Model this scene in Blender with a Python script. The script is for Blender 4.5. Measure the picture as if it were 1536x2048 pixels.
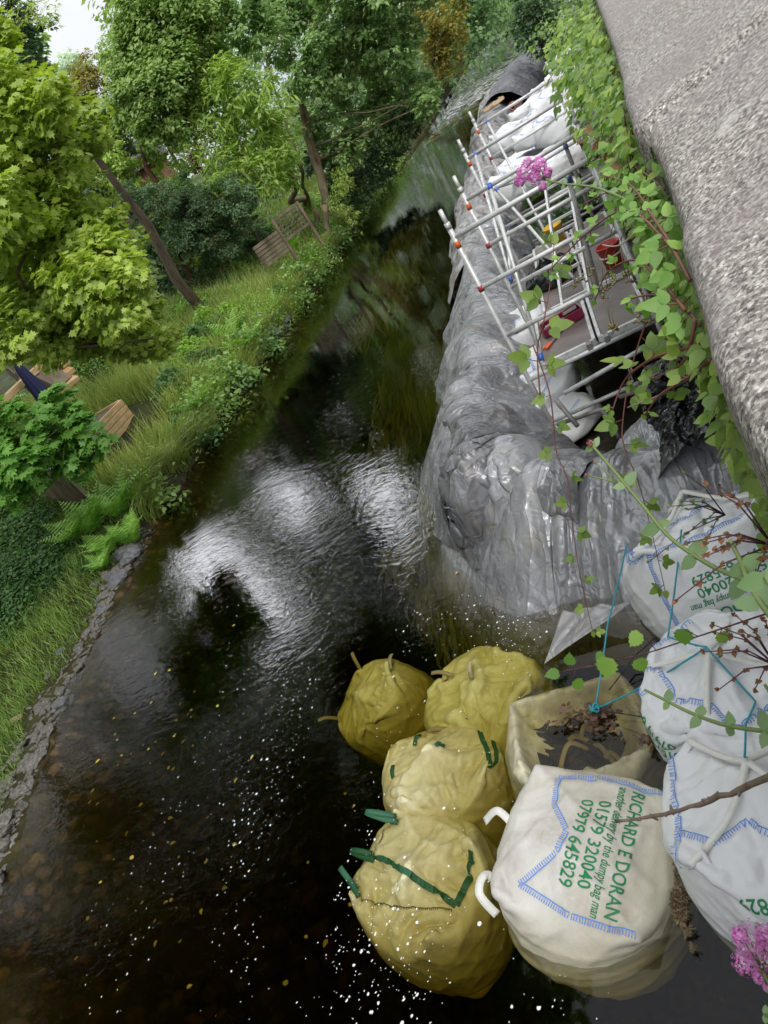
import bpy, bmesh, math, random
import numpy as np
from mathutils import Vector, Matrix

for o in list(bpy.data.objects):
    bpy.data.objects.remove(o)
sc = bpy.context.scene
COL = sc.collection
R = math.radians

# ------------------------------------------------------------------ camera
FPX, PITCH, ROLL, AZ, CAMH = 1460.0, R(26), R(35), R(-25), 4.0
cam_d = bpy.data.cameras.new("camera")
cam_d.sensor_fit = 'VERTICAL'
cam_d.sensor_height = 24.0
cam_d.lens = FPX / 2048 * 24.0
cam_d.clip_start = 0.02
cam_d.clip_end = 1200
cam = bpy.data.objects.new("camera", cam_d)
COL.objects.link(cam)
_f = Vector((math.sin(AZ), math.cos(AZ), 0))
_r = Vector((math.cos(AZ), -math.sin(AZ), 0))
_fw = _f * math.cos(PITCH) - Vector((0, 0, 1)) * math.sin(PITCH)
_u = _f * math.sin(PITCH) + Vector((0, 0, 1)) * math.cos(PITCH)
_X = _r * math.cos(ROLL) - _u * math.sin(ROLL)
_Y = _r * math.sin(ROLL) + _u * math.cos(ROLL)
_m = Matrix((_X, _Y, -_fw)).transposed().to_4x4()
_m.translation = (0, 0, CAMH)
cam.matrix_world = _m
sc.camera = cam

# ------------------------------------------------------------------ world: bright overcast sky
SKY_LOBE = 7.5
SUN_EL, SUN_AZ = R(55), R(150)          # high, behind and to the right
w = bpy.data.worlds.new("World"); sc.world = w; w.use_nodes = True
nt = w.node_tree; nt.nodes.clear()
out = nt.nodes.new('ShaderNodeOutputWorld')
sky = nt.nodes.new('ShaderNodeTexSky'); sky.sky_type = 'NISHITA'; sky.sun_disc = False
sky.sun_elevation = SUN_EL; sky.sun_rotation = SUN_AZ
bg1 = nt.nodes.new('ShaderNodeBackground'); bg1.inputs[1].default_value = 0.10
nt.links.new(sky.outputs[0], bg1.inputs[0])
tc = nt.nodes.new('ShaderNodeTexCoord')
nz = nt.nodes.new('ShaderNodeTexNoise'); nz.inputs['Scale'].default_value = 2.2; nz.inputs['Detail'].default_value = 5
nt.links.new(tc.outputs['Generated'], nz.inputs['Vector'])
rp = nt.nodes.new('ShaderNodeValToRGB')
rp.color_ramp.elements[0].position = .3; rp.color_ramp.elements[0].color = (.74, .77, .84, 1)
rp.color_ramp.elements[1].position = .72; rp.color_ramp.elements[1].color = (1.0, 1.0, 1.02, 1)
nt.links.new(nz.outputs[0], rp.inputs[0])
# sky brightened low over the upstream left, added so the river mirrors bright patches
def _mr(src, a, b, c, d, smooth=True):
    q = nt.nodes.new('ShaderNodeMapRange'); q.inputs[1].default_value = a; q.inputs[2].default_value = b; q.inputs[3].default_value = c; q.inputs[4].default_value = d
    if smooth: q.interpolation_type = 'SMOOTHSTEP'
    nt.links.new(src, q.inputs[0]); return q.outputs[0]
def _mul(a, b):
    q = nt.nodes.new('ShaderNodeMath'); q.operation = 'MULTIPLY'; nt.links.new(a, q.inputs[0])
    if isinstance(b, (int, float)): q.inputs[1].default_value = b
    else: nt.links.new(b, q.inputs[1])
    return q.outputs[0]
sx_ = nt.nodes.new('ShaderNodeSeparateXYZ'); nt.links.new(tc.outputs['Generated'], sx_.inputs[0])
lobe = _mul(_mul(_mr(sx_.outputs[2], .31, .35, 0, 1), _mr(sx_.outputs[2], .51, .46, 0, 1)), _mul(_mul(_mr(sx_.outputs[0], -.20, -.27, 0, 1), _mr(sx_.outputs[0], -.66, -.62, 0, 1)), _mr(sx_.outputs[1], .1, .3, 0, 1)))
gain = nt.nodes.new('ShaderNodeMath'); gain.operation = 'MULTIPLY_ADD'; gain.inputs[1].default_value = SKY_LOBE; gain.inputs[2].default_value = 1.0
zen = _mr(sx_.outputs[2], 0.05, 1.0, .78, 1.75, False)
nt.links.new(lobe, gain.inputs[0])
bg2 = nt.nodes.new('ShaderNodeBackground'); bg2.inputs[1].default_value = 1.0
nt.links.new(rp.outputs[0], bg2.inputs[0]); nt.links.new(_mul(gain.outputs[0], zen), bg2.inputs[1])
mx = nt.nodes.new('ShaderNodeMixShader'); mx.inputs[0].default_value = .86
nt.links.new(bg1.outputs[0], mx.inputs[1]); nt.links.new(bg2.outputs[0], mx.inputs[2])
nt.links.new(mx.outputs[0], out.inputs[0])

sl = bpy.data.lights.new("sun", 'SUN'); sl.energy = 1.3; sl.angle = R(14); sl.color = (1, .96, .9)
so = bpy.data.objects.new("sun", sl); COL.objects.link(so)
sdir = Vector((math.cos(SUN_EL) * math.sin(SUN_AZ), math.cos(SUN_EL) * math.cos(SUN_AZ), math.sin(SUN_EL)))
so.rotation_euler = sdir.to_track_quat('Z', 'Y').to_euler(); so.location = (0, 0, 40)

sc.view_settings.view_transform = 'Standard'; sc.view_settings.look = 'None'
sc.view_settings.exposure = 0.3; sc.view_settings.gamma = 1
sc.render.engine = 'CYCLES'
sc.cycles.use_denoising = True
sc.cycles.max_bounces = 8; sc.cycles.diffuse_bounces = 3; sc.cycles.glossy_bounces = 3
sc.cycles.transmission_bounces = 3; sc.cycles.transparent_max_bounces = 10
sc.cycles.caustics_reflective = False; sc.cycles.caustics_refractive = False
sc.cycles.sample_clamp_indirect = 6

# ------------------------------------------------------------------ picture ray helpers (give true positions on real surfaces)
def ray(px, py):
    dx = (px - 768) / FPX; dy = (1024 - py) / FPX
    return _fw + _X * dx + _Y * dy
CAM = Vector((0, 0, CAMH))
def at(px, py, z=0.0):
    d = ray(px, py); return CAM + d * ((z - CAMH) / d.z)
def atD(px, py, D):                       # at a horizontal distance D
    d = ray(px, py); return CAM + d * (D / math.hypot(d.x, d.y))
def aty(px, py, y):
    d = ray(px, py); return CAM + d * (y / d.y)
def mpp(p):                               # metres per picture pixel at point p
    return (Vector(p) - CAM).dot(_fw) / FPX

# left shore line and terrain height
SH_Y = np.array([-40, 0, 2.3, 3.5, 6.1, 9, 11.9, 19.5, 30, 44, 54, 82, 123, 260.])
SH_X = np.array([-6.0, -6.6, -7.1, -7.5, -8.4, -8.8, -9.1, -8.65, -8.3, -7.5, -6.8, -6.0, -1.6, 25.])
def terr(x, y):
    x = np.asarray(x, float); y = np.asarray(y, float)
    d = np.interp(y, SH_Y, SH_X) - x + .12 * np.sin(y * 1.7) + .08 * np.sin(y * 4.1 + x)
    far = np.clip((y - 8) / 4, 0, 1)
    up1 = np.where(d < 1.5, .13 * d, .195 + .36 * (d - 1.5))
    up2 = .32 * np.clip(d / .22, 0, 1) + .33 * np.clip(d - .2, 0, 99)
    up = np.where(d > 0, up1 * (1 - far) + up2 * far, 0)
    lim = 2.2 + .10 * np.clip(d - 5, 0, 60)
    up = np.where(up > lim, lim + (up - lim) * .02, up)
    dn = -2.0 * (1 - np.exp(-np.clip(-d, 0, 50) * .36))
    shallow = np.clip((y - 45) / 30, 0, 1)
    dn = dn * (1 - .85 * shallow)
    h = np.where(d > 0, up, dn)
    # the right bank, behind the river wall
    e = x - (.55 + .1 * np.clip(y, 0, 400))
    rb = np.clip(e / .3, 0, 1)
    h = h * (1 - rb) + (3.0) * rb
    h = h + .05 * np.sin(x * 1.3 + y * .9) * (d > 1) * (1 - rb)
    return h
def ground_at(px, py):
    d = ray(px, py); t = 2.0; p = CAM.copy()
    while t < 300:
        p = CAM + d * t
        if p.z <= float(terr(p.x, p.y)): return p
        t += .04 + t * .002
    return p

# ------------------------------------------------------------------ object helpers
def tag(o, label=None, cat=None, group=None, kind=None):
    if label: o['label'] = label
    if cat: o['category'] = cat
    if group: o['group'] = group
    if kind: o['kind'] = kind
    return o
def thing(name, label, cat, loc=(0, 0, 0), rotz=0, group=None):
    o = bpy.data.objects.new(name, None); COL.objects.link(o)
    o.empty_display_size = .2
    o.location = loc; o.rotation_euler = (0, 0, rotz)
    return tag(o, label, cat, group)
def _fin(name, me, mats, parent, smooth, local):
    if not isinstance(mats, (list, tuple)): mats = [mats]
    for m in mats: me.materials.append(m)
    o = bpy.data.objects.new(name, me); COL.objects.link(o)
    if parent is not None:
        o.parent = parent
        if not local:
            # parent may itself be a child: add up the plain translations
            off = Vector((0, 0, 0)); q = parent
            while q is not None: off += q.location; q = q.parent
            me.transform(Matrix.Translation(-off))
    if smooth:
        me.polygons.foreach_set('use_smooth', np.ones(len(me.polygons), bool))
    me.update()
    return o
def npmesh(name, V, F, mats, parent=None, smooth=True, local=False, mi=None):
    """V (n,3); F (m,k) constant-size faces"""
    V = np.asarray(V, np.float32).reshape(-1, 3); F = np.asarray(F, np.int32)
    me = bpy.data.meshes.new(name)
    me.vertices.add(len(V)); me.vertices.foreach_set('co', V.ravel())
    m, k = F.shape
    me.loops.add(m * k); me.loops.foreach_set('vertex_index', F.ravel())
    me.polygons.add(m)
    me.polygons.foreach_set('loop_start', np.arange(0, m * k, k, dtype=np.int32))
    me.polygons.foreach_set('loop_total', np.full(m, k, np.int32))
    if mi is not None: me.polygons.foreach_set('material_index', np.asarray(mi, np.int32))
    me.update(calc_edges=True)
    return _fin(name, me, mats, parent, smooth, local)

class MB:
    def __init__(s): s.v = []; s.f = []; s.m = []
    def add(s, vs, fs, mi=0):
        b = len(s.v); s.v += [tuple(v) for v in vs]
        for f in fs: s.f.append(tuple(b + i for i in f)); s.m.append(mi)
    def obox(s, c, ax, ay, az, mi=0):      # half-axis vectors
        c, ax, ay, az = map(Vector, (c, ax, ay, az))
        vs = [c + ax * i + ay * j + az * k for k in (-1, 1) for j in (-1, 1) for i in (-1, 1)]
        s.add(vs, [(0, 2, 3, 1), (4, 5, 7, 6), (0, 1, 5, 4), (2, 6, 7, 3), (0, 4, 6, 2), (1, 3, 7, 5)], mi)
    def bar(s, a, b, w, h, up=(0, 0, 1), mi=0):
        a, b = Vector(a), Vector(b); d = (b - a); L = d.length; d.normalize()
        x = d.cross(Vector(up)); x = x.normalized() if x.length > 1e-4 else Vector((1, 0, 0))
        y = x.cross(d).normalized()
        s.obox((a + b) / 2, d * L / 2, x * w / 2, y * h / 2, mi)
    def tube(s, pts, rad, n=8, mi=0, cap=True):
        pts = [Vector(p) for p in pts]; k = len(pts)
        if not hasattr(rad, '__len__'): rad = [rad] * k
        ref = Vector((.3, .2, 1)).normalized(); rings = []
        for i, p in enumerate(pts):
            t = (pts[min(i + 1, k - 1)] - pts[max(i - 1, 0)])
            t = t.normalized() if t.length > 1e-9 else Vector((0, 0, 1))
            x = t.cross(ref)
            if x.length < 1e-3: x = t.cross(Vector((1, 0, 0)))
            x.normalize(); y = t.cross(x)
            rings.append([p + (x * math.cos(a) + y * math.sin(a)) * rad[i] for a in [2 * math.pi * j / n for j in range(n)]])
        vs = [v for r in rings for v in r]; fs = []
        for i in range(k - 1):
            for j in range(n):
                a = i * n + j; b = i * n + (j + 1) % n
                fs.append((a, b, b + n, a + n))
        if cap: fs.append(tuple(range(n))[::-1]); fs.append(tuple(range((k - 1) * n, k * n)))
        s.add(vs, fs, mi)
    def ribbon(s, pts, nrm, w, mi=0):
        pts = [Vector(p) for p in pts]; vs = []; k = len(pts)
        for i, p in enumerate(pts):
            t = (pts[min(i + 1, k - 1)] - pts[max(i - 1, 0)]).normalized()
            n_ = Vector(nrm[i]) if not isinstance(nrm, Vector) else nrm
            x = t.cross(n_).normalized(); ww = w[i] if hasattr(w, '__len__') else w
            vs += [p - x * ww / 2, p + x * ww / 2]
        s.add(vs, [(2 * i, 2 * i + 1, 2 * i + 3, 2 * i + 2) for i in range(k - 1)], mi)
    def build(s, name, mats, parent=None, smooth=False, bevel=0, local=False):
        me = bpy.data.meshes.new(name); me.from_pydata(s.v, [], s.f)
        me.polygons.foreach_set('material_index', np.array(s.m, np.int32))
        o = _fin(name, me, mats, parent, smooth, local)
        if bevel:
            b = o.modifiers.new('bevel', 'BEVEL'); b.width = bevel; b.segments = 2; b.limit_method = 'ANGLE'
        return o

def copy_tree(o, parent=None):
    c = o.copy(); COL.objects.link(c); c.parent = parent
    for ch in [q for q in KIDS.get(o.name, [])]: pass
    for ch in list(o.children): copy_tree(ch, c)
    return c
KIDS = {}

# ------------------------------------------------------------------ materials
def _new(name):
    m = bpy.data.materials.new(name); m.use_nodes = True
    n = m.node_tree; b = n.nodes['Principled BSDF']; return m, n, b
def ramp(n, stops, src, interp='LINEAR'):
    r = n.nodes.new('ShaderNodeValToRGB'); e = r.color_ramp; e.interpolation = interp
    while len(e.elements) < len(stops): e.elements.new(.5)
    for el, (p, c) in zip(e.elements, stops): el.position = p; el.color = (*c, 1)
    n.links.new(src, r.inputs[0]); return r
def noise(n, scale, detail=4, vec=None, rough=.55, dist=0):
    t = n.nodes.new('ShaderNodeTexNoise'); t.inputs['Scale'].default_value = scale
    t.inputs['Detail'].default_value = detail; t.inputs['Roughness'].default_value = rough
    t.inputs['Distortion'].default_value = dist
    if vec is not None: n.links.new(vec, t.inputs['Vector'])
    return t
def geo(n): return n.nodes.new('ShaderNodeNewGeometry')
def coord(n, scale=(1, 1, 1), rot=(0, 0, 0)):
    t = n.nodes.new('ShaderNodeTexCoord'); m = n.nodes.new('ShaderNodeMapping')
    m.inputs['Scale'].default_value = scale; m.inputs['Rotation'].default_value = rot
    n.links.new(t.outputs['Object'], m.inputs['Vector']); return m.outputs[0]
def mixc(n, fac, a, b, mode='MIX'):
    m = n.nodes.new('ShaderNodeMix'); m.data_type = 'RGBA'; m.blend_type = mode
    for sock, v in ((0, fac), (6, a), (7, b)):
        if hasattr(v, 'links') or hasattr(v, 'is_linked'): n.links.new(v, m.inputs[sock])
        elif sock == 0: m.inputs[0].default_value = v
        else: m.inputs[sock].default_value = (*v, 1)
    return m.outputs[2]
def bump(n, b, h, strength=.3, dist=.01):
    k = n.nodes.new('ShaderNodeBump'); k.inputs['Strength'].default_value = strength; k.inputs['Distance'].default_value = dist
    n.links.new(h, k.inputs['Height']); n.links.new(k.outputs[0], b.inputs['Normal']); return k
def simple(name, stops, scale=5, rough=.6, detail=5, bs=.3, bd=.01, bscale=None, stretch=(1, 1, 1), metal=0, spec=.5):
    m, n, b = _new(name); c = coord(n, stretch)
    t = noise(n, scale, detail, c); r = ramp(n, stops, t.outputs[0])
    n.links.new(r.outputs[0], b.inputs['Base Color'])
    b.inputs['Roughness'].default_value = rough; b.inputs['Metallic'].default_value = metal
    b.inputs['Specular IOR Level'].default_value = spec
    if bs:
        t2 = noise(n, bscale or scale * 4, 5, c); bump(n, b, t2.outputs[0], bs, bd)
    return m
def leafmat(name, dark, mid, light, yellow=None, rough=.5, trans=.42, scale=.6, gain=2.7):
    dark, mid, light = [tuple(min(.8, q * gain) for q in c_) for c_ in (dark, mid, light)]
    m, n, b = _new(name); g = geo(n)
    st = [(0, dark), (.5, mid), (.93, light)]
    if yellow: st.append((.99, yellow))
    c = coord(n); t = noise(n, scale, 3, c)
    a = n.nodes.new('ShaderNodeMath'); a.operation = 'MULTIPLY_ADD'; a.inputs[1].default_value = .6
    n.links.new(g.outputs['Random Per Island'], a.inputs[0])
    a2 = n.nodes.new('ShaderNodeMath'); a2.operation = 'MULTIPLY_ADD'; a2.inputs[1].default_value = 1.1; a2.inputs[2].default_value = -.33
    n.links.new(t.outputs[0], a2.inputs[0]); n.links.new(a2.outputs[0], a.inputs[2])
    r = ramp(n, st, a.outputs[0])
    n.links.new(r.outputs[0], b.inputs['Base Color']); b.inputs['Roughness'].default_value = rough
    b.inputs['Specular IOR Level'].default_value = .5
    tr = n.nodes.new('ShaderNodeBsdfTranslucent')
    hs = n.nodes.new('ShaderNodeHueSaturation'); hs.inputs['Saturation'].default_value = 1.15; hs.inputs['Value'].default_value = 1.3
    n.links.new(r.outputs[0], hs.inputs['Color']); n.links.new(hs.outputs[0], tr.inputs[0])
    mx = n.nodes.new('ShaderNodeMixShader'); mx.inputs[0].default_value = trans
    n.links.new(b.outputs[0], mx.inputs[1]); n.links.new(tr.outputs[0], mx.inputs[2])
    n.links.new(mx.outputs[0], n.nodes['Material Output'].inputs[0])
    return m

# ------------------------------------------------------------------ leaf geometry
rng = np.random.default_rng(7)
random.seed(7)
def _poly(pts):  # fan about a centre point -> triangles
    v = [(0, .45, 0)] + pts; k = len(pts)
    return np.array(v, float), np.array([(0, 1 + i, 1 + (i + 1) % k) for i in range(k)])
LEAF = {
    'diamond': (np.array([(0, 0, 0), (.3, .45, .06), (0, 1, -.08), (-.3, .45, .06)], float), np.array([(0, 1, 2, 3)])),
    'narrow': (np.array([(0, 0, 0), (.12, .4, .02), (0, 1, -.1), (-.12, .4, .02)], float), np.array([(0, 1, 2, 3)])),
    'ovate': _poly([(0, 0, 0), (.24, .12, .04), (.34, .4, .05), (.22, .75, 0), (0, 1.05, -.08), (-.22, .75, 0), (-.34, .4, .05), (-.24, .12, .04)]),
    'maple': _poly([(0, .05, 0), (.32, -.05, .0), (.3, .18, .03), (.62, .35, -.03), (.33, .5, .03), (.34, .78, 0), (.12, .72, .03), (0, 1.1, -.05),
                    (-.12, .72, .03), (-.34, .78, 0), (-.33, .5, .03), (-.62, .35, -.03), (-.3, .18, .03), (-.32, -.05, 0)]),
    'ivy': _poly([(0, .1, 0), (.3, 0, 0), (.45, .3, .03), (.25, .55, .03), (0, 1, -.06), (-.25, .55, .03), (-.45, .3, .03), (-.3, 0, 0)]),
}
def leaf_arrays(P, size, shape, up=.6, droop=.2, outward=None):
    P = np.asarray(P, float).reshape(-1, 3); N = len(P)
    T, Fc = LEAF[shape]
    n_ = rng.normal(size=(N, 3)); n_ /= np.linalg.norm(n_, axis=1)[:, None] + 1e-9
    n_[:, 2] = np.abs(n_[:, 2]); n_ = n_ * (1 - up) + np.array([0, 0, up])
    if outward is not None: n_ += outward
    n_ /= np.linalg.norm(n_, axis=1)[:, None]
    t = rng.normal(size=(N, 3)); t[:, 2] -= droop
    if outward is not None: t += outward * 1.2
    t -= (t * n_).sum(1)[:, None] * n_; t /= np.linalg.norm(t, axis=1)[:, None] + 1e-9
    b = np.cross(t, n_)
    s = (np.asarray(size) * rng.uniform(.65, 1.25, N))[:, None, None]
    V = P[:, None, :] + s * (T[None, :, 0:1] * b[:, None, :] + T[None, :, 1:2] * t[:, None, :] + T[None, :, 2:3] * n_[:, None, :])
    F = Fc[None] + (np.arange(N) * len(T))[:, None, None]
    return V.reshape(-1, 3), F.reshape(-1, Fc.shape[1])
def leaves(name, P, size, shape, m, parent=None, up=.6, droop=.2, outward=None, **k):
    V, F = leaf_arrays(P, size, shape, up, droop, outward)
    return npmesh(name, V, F, m, parent, smooth=False, **k)

def gridfaces(idx): return np.stack([idx[:-1, :-1], idx[1:, :-1], idx[1:, 1:], idx[:-1, 1:]], -1).reshape(-1, 4)

# ------------------------------------------------------------------ ground / river bed / water / far hills
def mk_ground_mat():
    m, n, b = _new("soil_and_river_bed"); g = geo(n)
    sep = n.nodes.new('ShaderNodeSeparateXYZ'); n.links.new(g.outputs['Position'], sep.inputs[0])
    c = coord(n)
    t = noise(n, 1.3, 6, c); t2 = noise(n, 9, 5, c)
    soil = ramp(n, [(.3, (.022, .018, .010)), (.5, (.04, .045, .016)), (.7, (.06, .075, .022))], t.outputs[0]).outputs[0]
    vo = n.nodes.new('ShaderNodeTexVoronoi'); vo.inputs['Scale'].default_value = 5.5; vo.inputs['Randomness'].default_value = 1
    dv = noise(n, 4, 3, c)
    va = n.nodes.new('ShaderNodeVectorMath'); va.operation = 'MULTIPLY_ADD'; va.inputs[1].default_value = (.25,) * 3
    n.links.new(dv.outputs[1], va.inputs[0]); n.links.new(c, va.inputs[2]); n.links.new(va.outputs[0], vo.inputs['Vector'])
    stone = ramp(n, [(0, (.06, .035, .015)), (.45, (.13, .08, .03)), (.8, (.20, .125, .05)), (1, (.30, .22, .12))], vo.outputs['Color']).outputs[0]
    gap = ramp(n, [(.25, (1, 1, 1)), (.5, (.25, .25, .25))], vo.outputs['Distance']).outputs[0]
    bed = mixc(n, 1.0, stone, gap, 'MULTIPLY')
    bed = mixc(n, ramp(n, [(.42, (0, 0, 0)), (.6, (1, 1, 1))], t.outputs[0]).outputs[0], bed, (.06, .05, .02))
    f = n.nodes.new('ShaderNodeMapRange'); f.inputs[1].default_value = -.02; f.inputs[2].default_value = .1
    n.links.new(sep.outputs[2], f.inputs[0])
    n.links.new(mixc(n, f.outputs[0], bed, soil), b.inputs['Base Color'])
    b.inputs['Roughness'].default_value = .9; b.inputs['Specular IOR Level'].default_value = .2
    bump(n, b, t2.outputs[0], .6, .05)
    return m
xs = np.concatenate([np.linspace(-600, -60, 16)[:-1], np.linspace(-60, -16, 45)[:-1], np.linspace(-16, -4, 150)[:-1], np.linspace(-4, 3, 40)[:-1], np.linspace(3, 60, 20)[:-1], np.linspace(60, 600, 12)])
ys = np.concatenate([np.linspace(-300, -12, 10)[:-1], np.linspace(-12, 22, 200)[:-1], np.linspace(22, 60, 90)[:-1], np.linspace(60, 260, 60)[:-1], np.linspace(260, 900, 10)])
GX, GY = np.meshgrid(xs, ys, indexing='ij')
GZ = terr(GX, GY) + rng.normal(size=GX.shape) * .012
GZ += np.clip((GY - 130) / 200, 0, 1) * 4.0
nx, ny = GX.shape
idx = np.arange(nx * ny).reshape(nx, ny)
ground = npmesh("ground", np.stack([GX, GY, GZ], -1), gridfaces(idx), mk_ground_mat())
tag(ground, "brown stony river bed rising to the soil of the grassy banks", "ground", kind='structure')

def mk_water():
    m = bpy.data.materials.new("river_water"); m.use_nodes = True; n = m.node_tree; n.nodes.clear()
    out = n.nodes.new('ShaderNodeOutputMaterial')
    tr = n.nodes.new('ShaderNodeBsdfTransparent'); tr.inputs[0].default_value = (.97, .97, .95, 1)
    gl = n.nodes.new('ShaderNodeBsdfGlossy'); gl.inputs['Roughness'].default_value = .02
    fr = n.nodes.new('ShaderNodeFresnel'); fr.inputs[0].default_value = 1.34
    mx = n.nodes.new('ShaderNodeMixShader')
    g = geo(n)
    # ripples: long crests across the flow, with calmer water behind the tarpaulin dam
    mp = n.nodes.new('ShaderNodeMapping'); mp.inputs['Scale'].default_value = (1.0, 1.9, 1); mp.inputs['Rotation'].default_value = (0, 0, R(28))
    n.links.new(g.outputs['Position'], mp.inputs['Vector'])
    n1 = noise(n, 5.5, 3, mp.outputs[0], .5, .8); n2 = noise(n, 17, 2, mp.outputs[0], .5, .4); n3 = noise(n, .55, 3, g.outputs['Position'])
    a = n.nodes.new('ShaderNodeMath'); a.operation = 'MULTIPLY_ADD'; a.inputs[1].default_value = .35
    n.links.new(n2.outputs[0], a.inputs[0]); n.links.new(n1.outputs[0], a.inputs[2])
    bp = n.nodes.new('ShaderNodeBump'); bp.inputs['Distance'].default_value = .045
    n.links.new(a.outputs[0], bp.inputs['Height'])
    sep = n.nodes.new('ShaderNodeSeparateXYZ'); n.links.new(g.outputs['Position'], sep.inputs[0])
    fx = n.nodes.new('ShaderNodeMapRange'); fx.inputs[1].default_value = -2.2; fx.inputs[2].default_value = -3.2; fx.inputs[3].default_value = .03; fx.inputs[4].default_value = 1
    n.links.new(sep.outputs[0], fx.inputs[0])
    fy = n.nodes.new('ShaderNodeMapRange'); fy.inputs[1].default_value = 7; fy.inputs[2].default_value = 14; fy.inputs[3].default_value = 1; fy.inputs[4].default_value = .22
    n.links.new(sep.outputs[1], fy.inputs[0])
    fn = ramp(n, [(.35, (.25, .25, .25)), (.62, (1, 1, 1))], n3.outputs[0])
    k = n.nodes.new('ShaderNodeMath'); k.operation = 'MULTIPLY'; n.links.new(fx.outputs[0], k.inputs[0]); n.links.new(fn.outputs[0], k.inputs[1])
    k1 = n.nodes.new('ShaderNodeMath'); k1.operation = 'MULTIPLY'; n.links.new(k.outputs[0], k1.inputs[0]); n.links.new(fy.outputs[0], k1.inputs[1])
    k2 = n.nodes.new('ShaderNodeMath'); k2.operation = 'MULTIPLY'; k2.inputs[1].default_value = WATER_BUMP; n.links.new(k1.outputs[0], k2.inputs[0])
    n.links.new(k2.outputs[0], bp.inputs['Strength'])
    n.links.new(bp.outputs[0], gl.inputs['Normal']); n.links.new(bp.outputs[0], fr.inputs['Normal'])
    n.links.new(fr.outputs[0], mx.inputs[0]); n.links.new(tr.outputs[0], mx.inputs[1]); n.links.new(gl.outputs[0], mx.inputs[2])
    n.links.new(mx.outputs[0], out.inputs[0])
    va = n.nodes.new('ShaderNodeVolumeAbsorption'); va.inputs[0].default_value = (.62, .56, .12, 1); va.inputs[1].default_value = WATER_DENS
    n.links.new(va.outputs[0], out.inputs['Volume'])
    return m
WATER_BUMP = .15
WATER_DENS = 2.9
wb = MB()
wb.add([(-40, -40, -3), (60, -40, -3), (60, 300, -3), (-40, 300, -3), (-40, -40, 0), (60, -40, 0), (60, 300, 0), (-40, 300, 0)],
       [(0, 3, 2, 1), (4, 5, 6, 7), (0, 1, 5, 4), (1, 2, 6, 5), (2, 3, 7, 6), (3, 0, 4, 7)])
water = wb.build("water", mk_water())
tag(water, "dark brown river water with rippled sky reflections", "water", kind='structure')

# foam flecks on the river: nobody could count them
def foam_mat():
    m, n, b = _new("river_foam"); b.inputs['Base Color'].default_value = (.82, .82, .8, 1); b.inputs['Roughness'].default_value = .7; return m
M_foam = foam_mat()
def flecks(cnt, sampler, smin, smax, z=.006):
    P = []; 
    while len(P) < cnt:
        p = sampler()
        if p is not None: P.append(p)
    P = np.array(P); N = len(P); k = 7
    ang = np.linspace(0, 2 * np.pi, k, endpoint=False)[None] + rng.uniform(0, 1, (N, 1))
    s = smin * (smax / smin) ** (rng.uniform(0, 1, N) ** 2.2)
    rad = s[:, None] * rng.uniform(.6, 1.15, (N, k)); st = rng.uniform(.45, 1, (N, 1)); th = R(60) + rng.normal(size=(N, 1)) * .5
    x = rad * np.cos(ang); y = rad * np.sin(ang) * st
    X = x * np.cos(th) - y * np.sin(th) + P[:, 0:1]; Y = x * np.sin(th) + y * np.cos(th) + P[:, 1:2]
    V = np.stack([X, Y, np.full_like(X, z)], -1).reshape(-1, 3)
    return V, np.arange(N * k).reshape(N, k)
def samp_px(clusters):
    tot = sum(c[4] for c in clusters)
    def f():
        r_ = random.random() * tot
        for c in clusters:
            r_ -= c[4]
            if r_ <= 0: break
        px, py = random.gauss(c[0], c[2]), random.gauss(c[1], c[3])
        if not (-80 < px < 1600 and 250 < py < 2130): return None
        p = at(px, py)
        if math.sin(p.x * 2.1 + 1.3 * math.sin(p.y * 1.1)) + math.sin(p.x * 5.3 + p.y * .9 + 2 * math.sin(p.y * .7)) < random.uniform(-.9, 1.3): return None
        if p.y < 6.3 and p.x > -1.2 and p.y > 4.2: return None
        if p.x > -2.9 and 5.3 < p.y < 45: return None
        if p.x < np.interp(p.y, SH_Y, SH_X) + .4: return None
        return (p.x, p.y)
    return f
FA = samp_px([(850, 1000, 150, 180, 3), (780, 760, 80, 150, 4), (900, 1170, 90, 90, 3), (640, 1250, 120, 160, 2.5), (560, 1500, 90, 130, 1.5),
              (700, 640, 50, 90, 2), (800, 600, 60, 90, 1.5), (500, 1800, 160, 160, 2), (1000, 1230, 60, 60, .8)])
V1, F1 = flecks(1700, FA, .003, .013)
FB = samp_px([(560, 1680, 110, 130, 3), (700, 1900, 180, 110, 4), (1050, 2020, 160, 40, 1.2), (620, 1960, 160, 90, 2), (820, 1560, 120, 130, 1), (1300, 1980, 120, 50, .7),
              (760, 1330, 120, 60, 1.0), (860, 1850, 110, 80, 1.6)])
V2, F2 = flecks(380, FB, .003, .017, .008)
foam = npmesh("river_foam", np.concatenate([V1, V2]), np.concatenate([F1, F2 + len(V1)]), M_foam, smooth=False)
tag(foam, "small white foam flecks drifting on the dark river", "foam", kind='stuff')

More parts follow.
